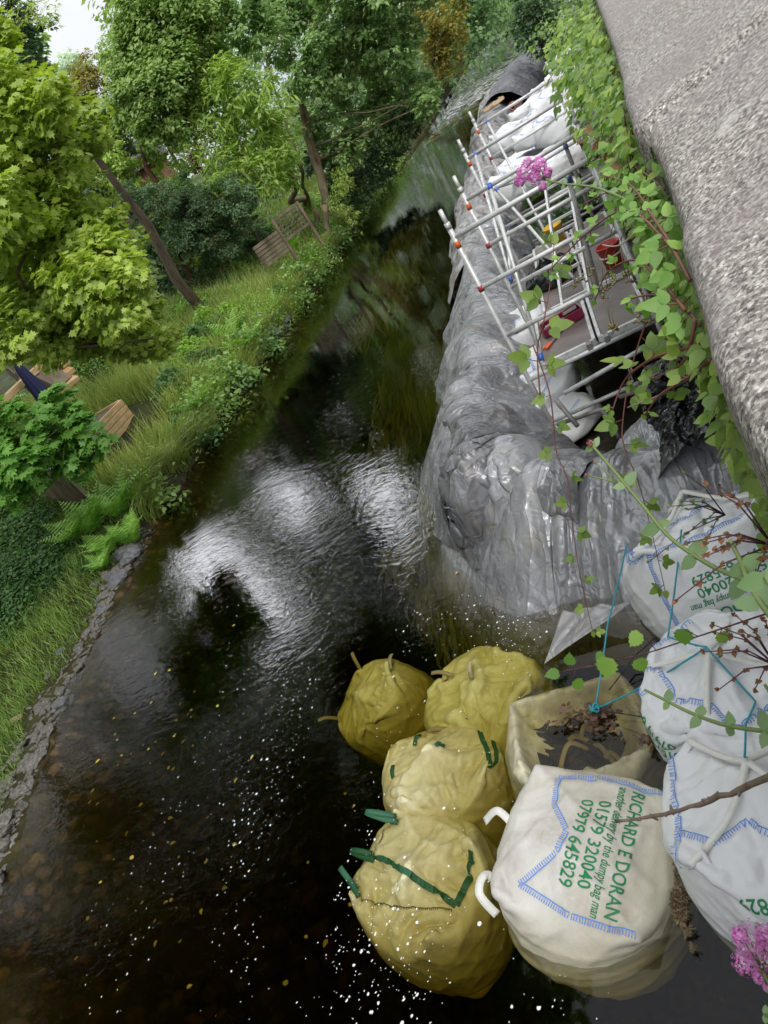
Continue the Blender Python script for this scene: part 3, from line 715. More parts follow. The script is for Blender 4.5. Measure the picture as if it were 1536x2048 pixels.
# ------------------------------------------------------------------ tarpaulins over the sandbag dam
def tarp_strip(name, label, path, width, nt_, nw, H, seed, mat_, lift=.12, comp=1.10, iters=140, compw=1.06, parent=None, group=None, cat="tarpaulin", offs=0.0, fold=1.0, fine=2):
    """a sheet laid along a path, relaxed with excess cloth over a lumpy bank"""
    rg = np.random.default_rng(seed)
    path = np.array(path, float); seg = np.r_[0, np.cumsum(np.hypot(*np.diff(path, axis=0).T))]
    s = np.linspace(0, seg[-1], nt_); cx = np.interp(s, seg, path[:, 0]); cy = np.interp(s, seg, path[:, 1])
    k = max(3, nt_ // 30); ker = np.ones(k) / k
    pad = lambda a: np.convolve(np.r_[np.full(k, a[0]) - (a[k] - a[0]) * np.arange(k, 0, -1) / k, a, np.full(k, a[-1]) + (a[-1] - a[-1 - k]) * np.arange(1, k + 1) / k], ker, 'same')[k:-k]
    cx, cy = pad(cx), pad(cy)
    tx, ty = np.gradient(cx), np.gradient(cy); l = np.hypot(tx, ty); tx /= l; ty /= l
    nxx, nyy = ty, -tx
    wv = np.linspace(-.5, .5, nw)
    wid = np.interp(np.linspace(0, 1, nt_), np.linspace(0, 1, len(width)), width) if hasattr(width, '__len__') else np.full(nt_, width)
    X = cx[:, None] + nxx[:, None] * wv[None] * wid[:, None]; Y = cy[:, None] + nyy[:, None] * wv[None] * wid[:, None]
    # big low-frequency warp so the hems are not straight
    wob = np.cumsum(rg.normal(size=nt_)); wob = np.convolve(wob - np.linspace(wob[0], wob[-1], nt_), np.ones(15) / 15, 'same'); wob = wob / (np.abs(wob).max() + 1e-6) * .10
    X += nxx[:, None] * wob[:, None]; Y += nyy[:, None] * wob[:, None]
    x0, x1, y0, y1 = X.min() - 1, X.max() + 1, Y.min() - 1, Y.max() + 1
    res = .04; gx = np.arange(x0, x1, res); gy = np.arange(y0, y1, res)
    HG = H(*np.meshgrid(gx, gy, indexing='ij'))
    def look(x, y):
        i = np.clip((x - x0) / res, 0, len(gx) - 2.001); j = np.clip((y - y0) / res, 0, len(gy) - 2.001)
        a = i.astype(int); b = j.astype(int); fa = i - a; fb = j - b
        return HG[a, b] * (1 - fa) * (1 - fb) + HG[a + 1, b] * fa * (1 - fb) + HG[a, b + 1] * (1 - fa) * fb + HG[a + 1, b + 1] * fa * fb
    Z = look(X, Y) + .02
    P = np.stack([X, Y, Z], -1)
    P0 = P.copy()
    la = np.linalg.norm(np.diff(P0, axis=0), axis=-1) * comp; lb = np.linalg.norm(np.diff(P0, axis=1), axis=-1) * compw
    l1 = np.linalg.norm(P0[1:, 1:] - P0[:-1, :-1], axis=-1) * (comp + compw) / 2; l2 = np.linalg.norm(P0[1:, :-1] - P0[:-1, 1:], axis=-1) * (comp + compw) / 2
    def nz2(sc_, amp):
        a = max(2, int(nt_ / sc_)); b = max(2, int(nw / sc_)); q = rg.normal(size=(a + 2, b + 2))
        ii = np.linspace(0, a, nt_); jj = np.linspace(0, b, nw); i = ii.astype(int); j = jj.astype(int); fi = (ii - i)[:, None]; fj = (jj - j)[None]
        fi = fi * fi * (3 - 2 * fi); fj = fj * fj * (3 - 2 * fj)
        return amp * (q[i][:, j] * (1 - fi) * (1 - fj) + q[i + 1][:, j] * fi * (1 - fj) + q[i][:, j + 1] * (1 - fi) * fj + q[i + 1][:, j + 1] * fi * fj)
    P[..., 2] += np.abs(nz2(14, .14)) + np.abs(nz2(6, .04)) + lift * .2
    P[..., 0] += nz2(8, .05); P[..., 1] += nz2(8, .05)
    def con(A, B, L, k=.5, kc=.5):
        d = B - A; l = np.linalg.norm(d, axis=-1) + 1e-9; e = (l - L) / l; e = np.where(e < 0, e * kc, e * k)
        d *= e[..., None] * .5; A += d; B -= d
    for it in range(iters):
        P[..., 2] -= .0016
        for par in (0, 1):
            for (sa, la_, ax) in ((P, la, 0), (P, lb, 1)):
                if ax == 0: A = P[par:-1:2]; B = P[par + 1::2][:len(A)]; A = A[:len(B)]; L = la[par::2][:len(A)]; con(A, B, L, 1, .9)
                else: A = P[:, par:-1:2]; B = P[:, par + 1::2][:, :A.shape[1]]; A = A[:, :B.shape[1]]; L = lb[:, par::2][:, :A.shape[1]]; con(A, B, L, 1, .9)
            A = P[par:-1:2, :-1]; B = P[par + 1::2, 1:][:len(A)]; con(A[:len(B)], B, l1[par::2][:len(B)], .5, .3)
            A = P[par:-1:2, 1:]; B = P[par + 1::2, :-1][:len(A)]; con(A[:len(B)], B, l2[par::2][:len(B)], .5, .3)
        # bending: pull towards neighbours' mean
        Lp = P.copy(); Lp[1:-1] = (P[:-2] + P[2:]) / 2; Lp[:, 1:-1] = (Lp[:, 1:-1] + (P[:, :-2] + P[:, 2:]) / 2) / 2
        P[1:-1, 1:-1] += (Lp[1:-1, 1:-1] - P[1:-1, 1:-1]) * .05
        hz = look(P[..., 0], P[..., 1]) + .012 + offs; hit = P[..., 2] < hz
        P[..., 2] = np.maximum(P[..., 2], hz)
        for q_ in (0, 1, 2, -1, -2, -3): P[:, q_, 2] += (hz[:, q_] - P[:, q_, 2]) * .35; P[q_, :, 2] += (hz[q_] - P[q_, :, 2]) * .35
        k_ = np.where(hit, .05, .006)[..., None]
        P[..., :2] += (P0[..., :2] - P[..., :2]) * k_
    S_, T_ = np.meshgrid(np.linspace(0, seg[-1], nt_), np.linspace(-.5, .5, nw) * 2.3, indexing='ij')
    if fine > 1:          # finer grid for the sharp creases
        def up_(A):
            i = np.linspace(0, A.shape[0] - 1, (A.shape[0] - 1) * fine + 1); k0 = np.minimum(i.astype(int), A.shape[0] - 2); f = (i - k0).reshape((-1,) + (1,) * (A.ndim - 1))
            am, a0, a1, a2 = A[np.maximum(k0 - 1, 0)], A[k0], A[k0 + 1], A[np.minimum(k0 + 2, A.shape[0] - 1)]
            return .5 * (2 * a0 + (a1 - am) * f + (2 * am - 5 * a0 + 4 * a1 - a2) * f * f + (3 * a0 - am - 3 * a1 + a2) * f ** 3)
        P = up_(P); P = np.swapaxes(up_(np.swapaxes(P, 0, 1)), 0, 1); nt_, nw = P.shape[:2]
        S_, T_ = np.meshgrid(np.linspace(0, seg[-1], nt_), np.linspace(-.5, .5, nw) * 2.3, indexing='ij')
    tri = lambda x: np.abs((x / np.pi) % 2 - 1) * 2 - 1       # flat planes between sharp ridges
    wr = np.zeros_like(S_)
    for o_ in range(15):
        f_ = 2.2 * 1.17 ** o_ * rg.uniform(.9, 1.1); th_ = rg.normal() * (.55 if o_ < 9 else 1.2)
        ca, sa_ = np.cos(th_), np.sin(th_)
        ph = (S_ * ca + T_ * sa_) * f_ + .9 * np.sin((T_ * ca - S_ * sa_) * f_ * rg.uniform(.15, .4) + rg.uniform(0, 6)) + rg.uniform(0, 6)
        env = np.clip(.5 + 1.1 * np.sin(S_ * rg.uniform(.5, 2.0) + rg.uniform(0, 6)) * np.sin(T_ * rg.uniform(1, 2.6) + S_ * .5 + rg.uniform(0, 6)), 0, 1)
        pw = tri(ph); pw = np.where(pw > 0, pw ** 1.3, pw * .5)
        wr += pw * env * .62 / f_
    SU, TU = S_, T_
    gx_, gy_ = np.gradient(P, axis=0), np.gradient(P, axis=1); nv_ = np.cross(gx_, gy_); nv_ /= np.linalg.norm(nv_, axis=-1)[..., None] + 1e-9; nv_ *= np.sign(nv_[..., 2:3] + 1e-9)
    P = P + nv_ * (wr * .34 * fold)[..., None]
    o = npmesh(name, P, gridfaces(np.arange(nt_ * nw).reshape(nt_, nw)), mat_, parent)
    me_ = o.data; uvl = me_.uv_layers.new(name='sheet'); li = np.empty(len(me_.loops), np.int32); me_.loops.foreach_get('vertex_index', li)
    uvl.data.foreach_set('uv', np.stack([SU.ravel()[li], TU.ravel()[li]], 1).astype(np.float32).ravel())
    if parent is None: tag(o, label, cat, group)
    return o

def lumps(seed, pts, rr, hh):
    rg = np.random.default_rng(seed); L = [(x + rg.normal() * .07, y + rg.normal() * .1, rr * rg.uniform(.8, 1.2), hh * rg.uniform(.75, 1.25)) for x, y in pts]
    return L
def heightfun(center, hw, crest, L, floor=-.45, ex=2.4, pw=.7):
    c = np.array(center, float)
    def H(X, Y):
        D = np.full(X.shape, 1e9)
        for (ax, ay), (bx, by) in zip(c[:-1], c[1:]):
            vx, vy = bx - ax, by - ay; t = np.clip(((X - ax) * vx + (Y - ay) * vy) / (vx * vx + vy * vy), 0, 1)
            D = np.minimum(D, np.hypot(X - ax - t * vx, Y - ay - t * vy))
        q = np.clip(1 - (D / hw) ** ex, 0, 1) ** pw
        Z = floor + (crest - floor) * q
        for x, y, r, h in L:
            d2 = ((X - x) ** 2 + (Y - y) ** 2) / (r * r)
            Z = np.maximum(Z, np.where(d2 < 1, floor * .0 + h * np.sqrt(np.clip(1 - d2 ** 1.6, 0, 1)), floor))
        return Z
    return H
def tarpmat(name, c0, c1, c2, rough=.34, grime=(.30, .25, .17), ga=.5):
    m, n, b = _new(name); c = coord(n)
    t = noise(n, 1.1, 6, c, .6, .8); t2 = noise(n, 3.5, 7, c, .65, .5)
    base = ramp(n, [(.3, c0), (.5, c1), (.7, c2)], t.outputs[0]).outputs[0]
    f = ramp(n, [(.5, (0, 0, 0)), (.78, (ga, ga, ga))], t2.outputs[0]).outputs[0]
    n.links.new(mixc(n, f, base, grime), b.inputs['Base Color'])
    rr = ramp(n, [(.35, (rough,) * 3), (.7, (rough + .22,) * 3)], t2.outputs[0]); n.links.new(rr.outputs[0], b.inputs['Roughness'])
    b.inputs['Metallic'].default_value = .25; b.inputs['Specular IOR Level'].default_value = .5
    # fine creases of the sheet: stretched veins
    def crease(sc_, det, dist_):
        cr = noise(n, sc_, det, c, .5, dist_); ab = n.nodes.new('ShaderNodeMath'); ab.operation = 'SUBTRACT'; ab.inputs[1].default_value = .5; n.links.new(cr.outputs[0], ab.inputs[0])
        aa = n.nodes.new('ShaderNodeMath'); aa.operation = 'ABSOLUTE'; n.links.new(ab.outputs[0], aa.inputs[0]); return aa.outputs[0]
    k1 = n.nodes.new('ShaderNodeMath'); k1.operation = 'MULTIPLY_ADD'; k1.inputs[1].default_value = .45; n.links.new(crease(5.5, 1.5, .9), k1.inputs[0]); n.links.new(crease(2.0, 1.0, .5), k1.inputs[2])
    uv = n.nodes.new('ShaderNodeUVMap'); uv.uv_map = 'sheet'      # long thin folds running down the sheet
    def fold_(sx, sy, sc_, dist_, rot=0.0):
        mp = n.nodes.new('ShaderNodeMapping'); mp.inputs['Scale'].default_value = (sx, sy, 1); mp.inputs['Rotation'].default_value = (0, 0, rot); n.links.new(uv.outputs[0], mp.inputs['Vector'])
        t_ = noise(n, sc_, 2.0, mp.outputs[0], .5, dist_); q = n.nodes.new('ShaderNodeMath'); q.operation = 'SUBTRACT'; q.inputs[1].default_value = .5; n.links.new(t_.outputs[0], q.inputs[0])
        q2 = n.nodes.new('ShaderNodeMath'); q2.operation = 'ABSOLUTE'; n.links.new(q.outputs[0], q2.inputs[0])
        q3 = n.nodes.new('ShaderNodeMath'); q3.operation = 'POWER'; q3.inputs[1].default_value = .6; n.links.new(q2.outputs[0], q3.inputs[0]); return q3.outputs[0]
    def madd(a, k, c_):
        q = n.nodes.new('ShaderNodeMath'); q.operation = 'MULTIPLY_ADD'; q.inputs[1].default_value = k; n.links.new(a, q.inputs[0]); n.links.new(c_, q.inputs[2]); return q.outputs[0]
    hsum = madd(fold_(1, .22, 3.2, .6, .5), .8, madd(fold_(1, .3, 6.0, .5, -.55), .35, madd(fold_(1, .5, 12, .4, .2), .08, k1.outputs[0])))
    bump(n, b, hsum, .9, .09)
    return m
M_tarp = tarpmat("silver_grey_polythene", (.17, .17, .182), (.26, .265, .28), (.38, .385, .40), .24)
M_tarp2 = tarpmat("weathered_grey_polythene", (.24, .235, .24), (.31, .305, .31), (.38, .37, .37), .38, ga=.8)
M_tarpm = tarpmat("mid_grey_polythene", (.10, .10, .112), (.155, .155, .168), (.22, .22, .232), .24, ga=.3)
M_tarpd = tarpmat("dark_grey_polythene", (.10, .10, .115), (.15, .15, .165), (.2, .2, .215), .35, ga=.2)
M_black = tarpmat("black_polythene", (.008, .008, .01), (.012, .012, .014), (.02, .02, .022), .18, ga=.0)

cl = [(-1.9, 17.0), (-1.9, 12.5), (-1.98, 9.6), (-2.0, 7.9), (-1.75, 6.5), (-1.2, 5.65), (-.45, 5.25), (.4, 5.15)]
lp = lumps(3, [p_ for k_, p_ in enumerate([(-1.95, 16.2), (-1.9, 14.8), (-1.9, 13.4), (-1.95, 12.0), (-2.0, 10.6), (-1.95, 9.4), (-1.95, 8.2), (-1.8, 7.3), (-1.3, 6.5), (-1.6, 6.1), (-.7, 5.9), (-.9, 5.3), (-.1, 5.5)]) if k_ % 3 == 0], .5, .74)
Hn = heightfun(cl, 1.5, .66, lp, -.95, 1.5, .95)
near_tarp = tarp_strip("tarpaulin", "large creased silver grey tarpaulin draped round the near corner of the dam", cl, [2.0, 2.0, 2.05, 2.05, 2.2, 2.3, 2.35, 2.3], 250, 56, Hn, 11, M_tarp, comp=1.06, compw=1.05, fine=3)
cl2 = [(-1.6, 44), (-1.9, 32), (-2.1, 24), (-2.1, 18), (-2.1, 14.2)]
H2 = heightfun(cl2, 1.3, .62, lumps(4, [(-2.1 + .02 * i, 14.6 + i * 1.15) for i in range(24)], .5, .62), -.85, 1.6, .9)
far_tarp = tarp_strip("tarpaulin", "long weathered pale grey tarpaulin along the river side of the scaffold", cl2, [1.7, 1.8, 1.85, 1.9, 1.5], 520, 34, H2, 12, M_tarp2, iters=90, comp=1.12, compw=1.12)
cl3 = [(2.6, 58), (1.4, 48), (-.4, 41), (-1.3, 37)]
H3 = heightfun(cl3[:], 1.2, .9, [(0.2, 44, 1.2, 1.1), (-.8, 40, 1.0, 1.0), (1.2, 48, 1.2, 1.1)], -.3)
dark_tarp = tarp_strip("tarpaulin", "dark grey tarpaulin heaped at the far upstream end of the dam", cl3, 2.6, 130, 40, H3, 13, M_tarpd, iters=80)
cl6 = [(-2.15, 7.6), (-1.9, 6.6), (-1.35, 5.75), (-.75, 5.3)]
over_tarp = tarp_strip("tarpaulin", "darker grey overlapping sheet folded over the river corner of the dam", cl6, [1.0, 1.5, 1.7, 1.3], 90, 44, Hn, 17, M_tarpm, comp=1.08, compw=1.06, fine=3, offs=.05, iters=90, fold=1.3)
# pale loose corner trailing into the water beside the sunken bag
cl4 = [(-1.55, 5.1), (-1.1, 5.15), (-.5, 5.0)]
mbt = MB()
A, B_, C_, D_ = at(1090, 1330, -.015), at(1128, 1225, .12), at(1262, 1205, .20), at(1262, 1205, .20)
G = 30; Pg = np.zeros((G, G, 3))
for i in range(G):
    for j in range(G):
        u_, v_ = i / (G - 1), j / (G - 1)
        p = (A * (1 - u_) + B_ * u_) * (1 - v_) + (D_ * (1 - u_) + C_ * u_) * v_
        if v_ < 1e9: p = A.lerp(p, .03 + .97 * u_) if False else p
        q = A * (1 - u_) + (B_ * (1 - v_) + C_ * v_) * u_
        q.z += .015 * math.sin(9 * v_ + 3 * u_) * u_ + .012 * math.sin(21 * v_ - 5 * u_) * u_ + .01
        Pg[i, j] = q
oc = npmesh("tarpaulin_corner", Pg, gridfaces(np.arange(G * G).reshape(G, G)), M_tarp2, None)
sd = oc.modifiers.new('thickness', 'SOLIDIFY'); sd.thickness = .004
tag(oc, "pale triangular sheet corner trailing in the water below the near tarpaulin", "plastic sheet")
# black polythene between tarp and wall
cl5 = [(.25, 6.3), (.2, 5.6), (.12, 4.95)]
H5 = heightfun(cl5, .5, .75, [(.2, 5.9, .4, .95)], .1)
bl = tarp_strip("black_sheet", "crumpled shiny black polythene sheet wedged between tarpaulin and stone wall", cl5, .75, 60, 34, H5, 14, M_black, iters=80, comp=1.2, compw=1.15, cat="plastic sheet", offs=.10)

# ------------------------------------------------------------------ small sandbags inside the dam
sb_src = bagsim((.55, .8, .34), n=18, seed=21, iters=120, press=1.2, crumple=.015)
sb_src2 = bagsim((.6, .75, .4), n=18, seed=22, iters=120, press=1.3, tie=.4, crumple=.012)
me_a = None
def sandbag(px, py, y, label, k, rz, sc_=1.0, mesh=[None, None]):
    p = aty(px, py, y)
    src = (sb_src, sb_src2)[k]
    t = thing("sandbag", label, "sandbag", p - Vector((0, 0, .2 * sc_)), rz, "white sandbags heaped inside the dam")
    t.scale = (sc_,) * 3
    if mesh[k] is None:
        o = npmesh("cloth_body", src['X'], src['Q'], M_white, t, local=True); mesh[k] = o.data
        s = o.modifiers.new('smooth', 'SUBSURF'); s.levels = 1; s.render_levels = 1
        mb = MB(); stitches(mb, src, 'top', (.05, .06), (.95, .06), .03); stitches(mb, src, 'top', (.5, .06), (.5, .95), .03)
        s2 = mb.build("stitched_seam", M_blue, t, local=True); mesh.append(s2.data) if False else seam_mesh.__setitem__(k, s2.data)
    else:
        o = bpy.data.objects.new("cloth_body", mesh[k]); COL.objects.link(o); o.parent = t
        s = o.modifiers.new('smooth', 'SUBSURF'); s.levels = 1; s.render_levels = 1
        o2 = bpy.data.objects.new("stitched_seam", seam_mesh[k]); COL.objects.link(o2); o2.parent = t
    return t
seam_mesh = {}
SB = [(1075, 775, 8.3, "crumpled white sandbag just inside the near tarpaulin fold"), (1068, 735, 9.0, "white sandbag behind the nearest scaffold standard"),
      (1100, 835, 7.5, "white sandbag lowest against the near tarpaulin edge"), (1040, 655, 10.4, "white sandbag against the dam beside the platform end"),
      (1045, 300, 15.5, "white sandbag upright below the scaffold top rails"), (1030, 262, 17.5, "white sandbag beside the brown clay pipe"),
      (1085, 235, 15.0, "large white sandbag behind the diagonal brace"), (1110, 195, 18.0, "white sandbag with blue stripes below the dark tarpaulin"),
      (1060, 200, 21.0, "white sandbag higher up beside the far scaffold rail"), (1125, 150, 25.0, "white sandbag near the orange tube end"),
      (1090, 165, 26.0, "white sandbag half under the dark tarpaulin"), (1040, 350, 13.5, "white sandbag behind the pink flowers"),
      (1075, 330, 13.2, "white sandbag left of the yellow bucket"), (1130, 230, 14.6, "white sandbag nearest the ivy"), (1110, 300, 12.6, "white sandbag among the scaffold rails"),
      (1135, 110, 34.0, "white sandbag farthest upstream by the wall")]
for i, (px, py, y, lb) in enumerate(SB):
    sandbag(px, py, y, lb, i % 2, random.uniform(-1.2, 1.2), 1.0 if y < 12 else 1.25)

# ------------------------------------------------------------------ river wall with granite coping
def granite():
    m, n, b = _new("granite_coping"); c = coord(n)
    v = n.nodes.new('ShaderNodeTexVoronoi'); v.inputs['Scale'].default_value = 210; n.links.new(c, v.inputs['Vector'])
    t = noise(n, 9, 7, c, .6); t1 = noise(n, 85, 4, c, .8); t2 = noise(n, 3.2, 6, c, .65, .6)
    g0 = ramp(n, [(0, (.08, .075, .07)), (.28, (.20, .188, .175)), (.6, (.36, .34, .315)), (1, (.66, .64, .61))], v.outputs['Color']).outputs[0]
    f = ramp(n, [(.38, (.38, .34, .34)), (.5, (.95, .92, .90)), (.62, (1.35, 1.33, 1.3))], t1.outputs[0]).outputs[0]
    g1 = mixc(n, 1, g0, f, 'MULTIPLY')
    lich = ramp(n, [(.46, (0, 0, 0)), (.66, (.55, .55, .55))], t2.outputs[0]).outputs[0]
    g2 = mixc(n, lich, g1, (.26, .225, .22))
    f3 = ramp(n, [(.62, (0, 0, 0)), (.72, (.7, .7, .7))], t.outputs[0]).outputs[0]
    g3 = mixc(n, f3, g2, (.55, .54, .50))
    n.links.new(g3, b.inputs['Base Color']); b.inputs['Roughness'].default_value = .85; b.inputs['Specular IOR Level'].default_value = .3
    a = n.nodes.new('ShaderNodeMath'); a.operation = 'MULTIPLY_ADD'; a.inputs[1].default_value = .35
    n.links.new(t1.outputs[0], a.inputs[0]); n.links.new(t.outputs[0], a.inputs[2])
    bump(n, b, a.outputs[0], .75, .010)
    return m
M_gran = granite()
M_wall = simple("rubble_wall_stone", [(.3, (.06, .055, .045)), (.5, (.13, .12, .10)), (.7, (.22, .2, .17))], 3, .9, bs=.8, bd=.05)
wall = thing("river_wall", "lichen speckled granite topped river wall running upstream on the right", "wall", (.3, 5, 0))
mb = MB()
for (ya, yb) in ((-4, 2.0), (2.0, 7.0), (7.0, 20), (20, 60)):
    xa = lambda y: .04 + .098 * y
    vs = [(xa(ya), ya, -1.6), (xa(yb), yb, -1.6), (xa(yb) + .6, yb, -1.6), (xa(ya) + .6, ya, -1.6), (xa(ya), ya, 3.42), (xa(yb), yb, 3.42), (xa(yb) + .6, yb, 3.42), (xa(ya) + .6, ya, 3.42)]
    mb.add(vs, [(0, 4, 5, 1), (2, 6, 7, 3), (4, 7, 6, 5), (0, 3, 7, 4), (1, 5, 6, 2)])
mb.build("rubble_face", M_wall, wall)
# coping stones: outline of the river edge from y=-1 upstream
EY = np.array([-1.2, .0, .50, .57, .66, .74, .82, .91, .99, 1.08, 1.18, 1.27, 1.38, 1.55, 1.72, 1.86, 1.96, 2.06, 2.2, 2.43, 2.9, 3.62, 5.2, 7.0, 9.5, 14])
EX = np.array([.03, .03, .05, .055, .055, .058, .066, .080, .09, .102, .11, .132, .142, .162, .178, .186, .20, .182, .20, .22, .28, .36, .52, .70, .95, 1.4])
def fbm(x, y, s, seed):
    rg = np.random.default_rng(seed); o = np.zeros(np.broadcast(x, y).shape); a = 1.0
    for i in range(6):
        for _ in range(4):
            th = rg.uniform(0, 2 * np.pi); o += a * np.sin(s * (x * np.cos(th) + y * np.sin(th)) + rg.uniform(0, 6.28)) / 4
        a *= .55; s *= 1.9
    return o
def coping(ya, yb, zt, wd, seed, th=.16, n=90, mm=110):
    u = np.linspace(0, 1, n); v = np.linspace(0, 1, mm)
    U, V = np.meshgrid(u, v, indexing='ij')
    Y = ya + (yb - ya) * V; xl = np.interp(Y, EY, EX)
    s = U * (wd + 2 * th)
    X = np.where(s < th, xl, np.minimum(xl + s - th, xl + wd)); Z = np.where(s < th, zt - (th - s), zt); Z = np.where(s > wd + th, zt - (s - wd - th), Z)
    # rounded river edge and ends
    rd = .022; q = np.clip(1 - np.abs(s - th) / rd, 0, 1) ** 2
    X = X + q * rd * .35; Z = Z - q * rd * .35
    ed = np.minimum(V, 1 - V) * (yb - ya); Z = Z - .035 * np.clip(1 - ed / .05, 0, 1) ** 2
    nn = fbm(X * 1.0, Y, 5, seed); top = np.clip((s - th * .6) / .05, 0, 1)
    Z = Z + .26 * np.clip(s - th, 0, 1.1)
    Z = Z + nn * .010 * top + .012 * fbm(X, Y, 2.2, seed + 5) * top; X = X + fbm(Y, Z, 9, seed + 1) * .006 * (1 - top)
    P = np.stack([X, Y, Z], -1)
    o = npmesh("coping_stone", P, gridfaces(np.arange(n * mm).reshape(n, mm))[:, ::-1], M_gran, wall)
    return o
coping(-1.2, 1.965, 3.60, 2.2, 31, n=150, mm=200); coping(1.985, 4.9, 3.60, 2.2, 33); coping(4.92, 9.0, 3.60, 2.4, 35); coping(9.02, 14, 3.60, 2.2, 37)

# ------------------------------------------------------------------ scaffold towers
def alu():
    m, n, b = _new("scuffed_aluminium"); c = coord(n, (1, 1, 1)); t = noise(n, 9, 6, c, .7)
    r = ramp(n, [(.3, (.38, .36, .34)), (.48, (.62, .62, .61)), (.75, (.76, .76, .77))], t.outputs[0])
    n.links.new(r.outputs[0], b.inputs['Base Color']); b.inputs['Metallic'].default_value = .25; b.inputs['Roughness'].default_value = .42
    t2 = noise(n, 60, 3, c); bump(n, b, t2.outputs[0], .15, .002); return m
M_alu = alu()
M_alud = simple("dull_grey_tube", [(.3, (.10, .09, .085)), (.6, (.26, .25, .24))], 8, .5, bs=.2)
M_orange = flat("orange_paint_band", (.75, .16, .03)); M_bclip = flat("blue_plastic_clip", (.05, .13, .5), .4); M_rclip = flat("red_plastic_clip", (.45, .05, .05), .4)
M_ply = simple("wet_brown_plywood", [(.3, (.11, .085, .075)), (.5, (.17, .14, .125)), (.68, (.23, .20, .185)), (.75, (.45, .43, .4))], 2.2, .45, bs=.2, stretch=(1, 1.4, 1))
RZ = [2.55, 2.0, 1.45, .9, .35]
def frame(y, x0, x1, label, dx=0, grime=False):
    t = thing("scaffolding", label, "scaffold frame", (x0, y, 0), 0, "aluminium scaffold frames")
    for x, nm in ((x0, 0), (x1, 1)):
        mb = MB(); mb.tube([(x, y, -.75), (x, y, 2.66)], .0255, 12); mb.build("standard", M_alu, t, True)
        mb = MB(); mb.tube([(x, y, 2.63), (x, y, 2.83)], .021, 12); mb.tube([(x, y, 2.64), (x, y, 2.70)], .030, 12); mb.build("spigot", M_alu, t, True)
    for z in RZ:
        mb = MB(); mb.tube([(x0, y, z), (x1, y, z)], .0245, 12)
        mb.build("rung", M_alu, t, True)
    mb = MB()
    for z in (2.44,): mb.tube([(x0, y, z), (x0, y, z + .07)], .0262, 12, 0)
    mb.build("orange_band", M_orange, t, True)
    mb = MB(); mb.tube([(x0, y, 1.97), (x0, y, 2.03)], .029, 12)
    mb.build("red_clip", M_rclip, t, True)
    return t
FR = [(7.15, -1.10, .24), (8.55, -1.02, .30), (11.35, -1.08, .36), (14.1, -.98, .42)]
frame(*FR[0], "nearest scaffold ladder frame, its foot standing in the flooded pit")
frame(*FR[1], "second scaffold frame, joined to the nearest by diagonal tubes")
frame(*FR[2], "third scaffold frame, behind the pink flower head")
frame(*FR[3], "farthest scaffold frame, next to the brown clay pipe")
def brace(a, b, label, r_=.0225):
    t = thing("scaffold_brace", label, "scaffold brace", a, 0, "scaffold braces")
    mb = MB(); mb.tube([a, b], r_, 12); mb.build("tube", M_alu, t, True)
    a, b = Vector(a), Vector(b); d = (b - a).normalized()
    for p, q in ((a, a + d * .07), (b - d * .07, b)): mb = MB(); mb.tube([p, q], .0265, 10); mb.build("hook_clip", M_bclip, t, True)
brace((-.72, 8.50, 2.58), (-.90, 7.20, 1.02), "long diagonal brace crossing between the nearest two scaffold frames")
brace((-.15, 8.50, .95), (.02, 7.20, 2.5), "inner diagonal brace between the nearest two scaffold frames")
brace((-.78, 14.05, 2.56), (-.55, 11.4, .98), "diagonal brace falling from the top of the farthest scaffold frame")
brace((-.95, 11.30, 2.56), (-.98, 8.60, 1.5), "long brace sloping from the third frame to the second frame")
brace((-1.0, 11.3, 1.4), (-1.0, 8.6, 1.48), "level brace on the river side between second and third frames")
brace((.1, 14.05, 1.4), (.1, 11.4, 1.45), "level brace on the wall side between the two farthest frames")
brace((.12, 11.3, .95), (.12, 8.6, 2.5), "steep brace on the wall side between second and third frames")
brace((-1.0, 7.2, 1.42), (-.98, 8.5, .95), "short low brace on the river side of the nearest bay")
brace((-.9, 11.3, 2.0), (-.35, 9.1, .96), "brace with its lower end resting on the second platform")
brace((-.62, 14.05, 1.42), (-.9, 11.4, 2.0), "upper brace leaning against the third frame")
def platform(y0, y1, x0, x1, z, label):
    t = thing("platform_deck", label, "platform", (x0, y0, z), 0, "scaffold platform decks")
    mb = MB(); mb.obox(((x0 + x1) / 2, (y0 + y1) / 2, z), ((x1 - x0) / 2 - .02, 0, 0), (0, (y1 - y0) / 2 - .02, 0), (0, 0, .008)); mb.build("plywood_board", M_ply, t)
    mb = MB()
    for x in (x0, x1): mb.bar((x, y0, z - .012), (x, y1, z - .012), .035, .075)
    for y in (y0, y1): mb.bar((x0, y, z - .014), (x1, y, z - .014), .04, .07)
    mb.build("rim", M_alu, t)
    mb = MB()
    for x in (x0 + .06, x1 - .06):
        for y in (y0, y1): mb.obox((x, y + (.04 if y == y1 else -.04), z - .01), (.025, 0, 0), (0, .05, 0), (0, 0, .035))
    mb.build("hook", M_alud, t)
platform(7.22, 8.50, -.92, -.36, .955, "nearest brown plywood platform deck with water splashes, on the river side")
platform(7.22, 8.50, -.30, .20, .955, "nearest brown plywood platform deck, on the wall side under the brambles")
platform(8.62, 11.28, -.80, -.28, .955, "long platform deck in the middle bay, on the river side")
platform(8.62, 11.28, -.22, .28, .955, "long platform deck in the middle bay, next to the wall")
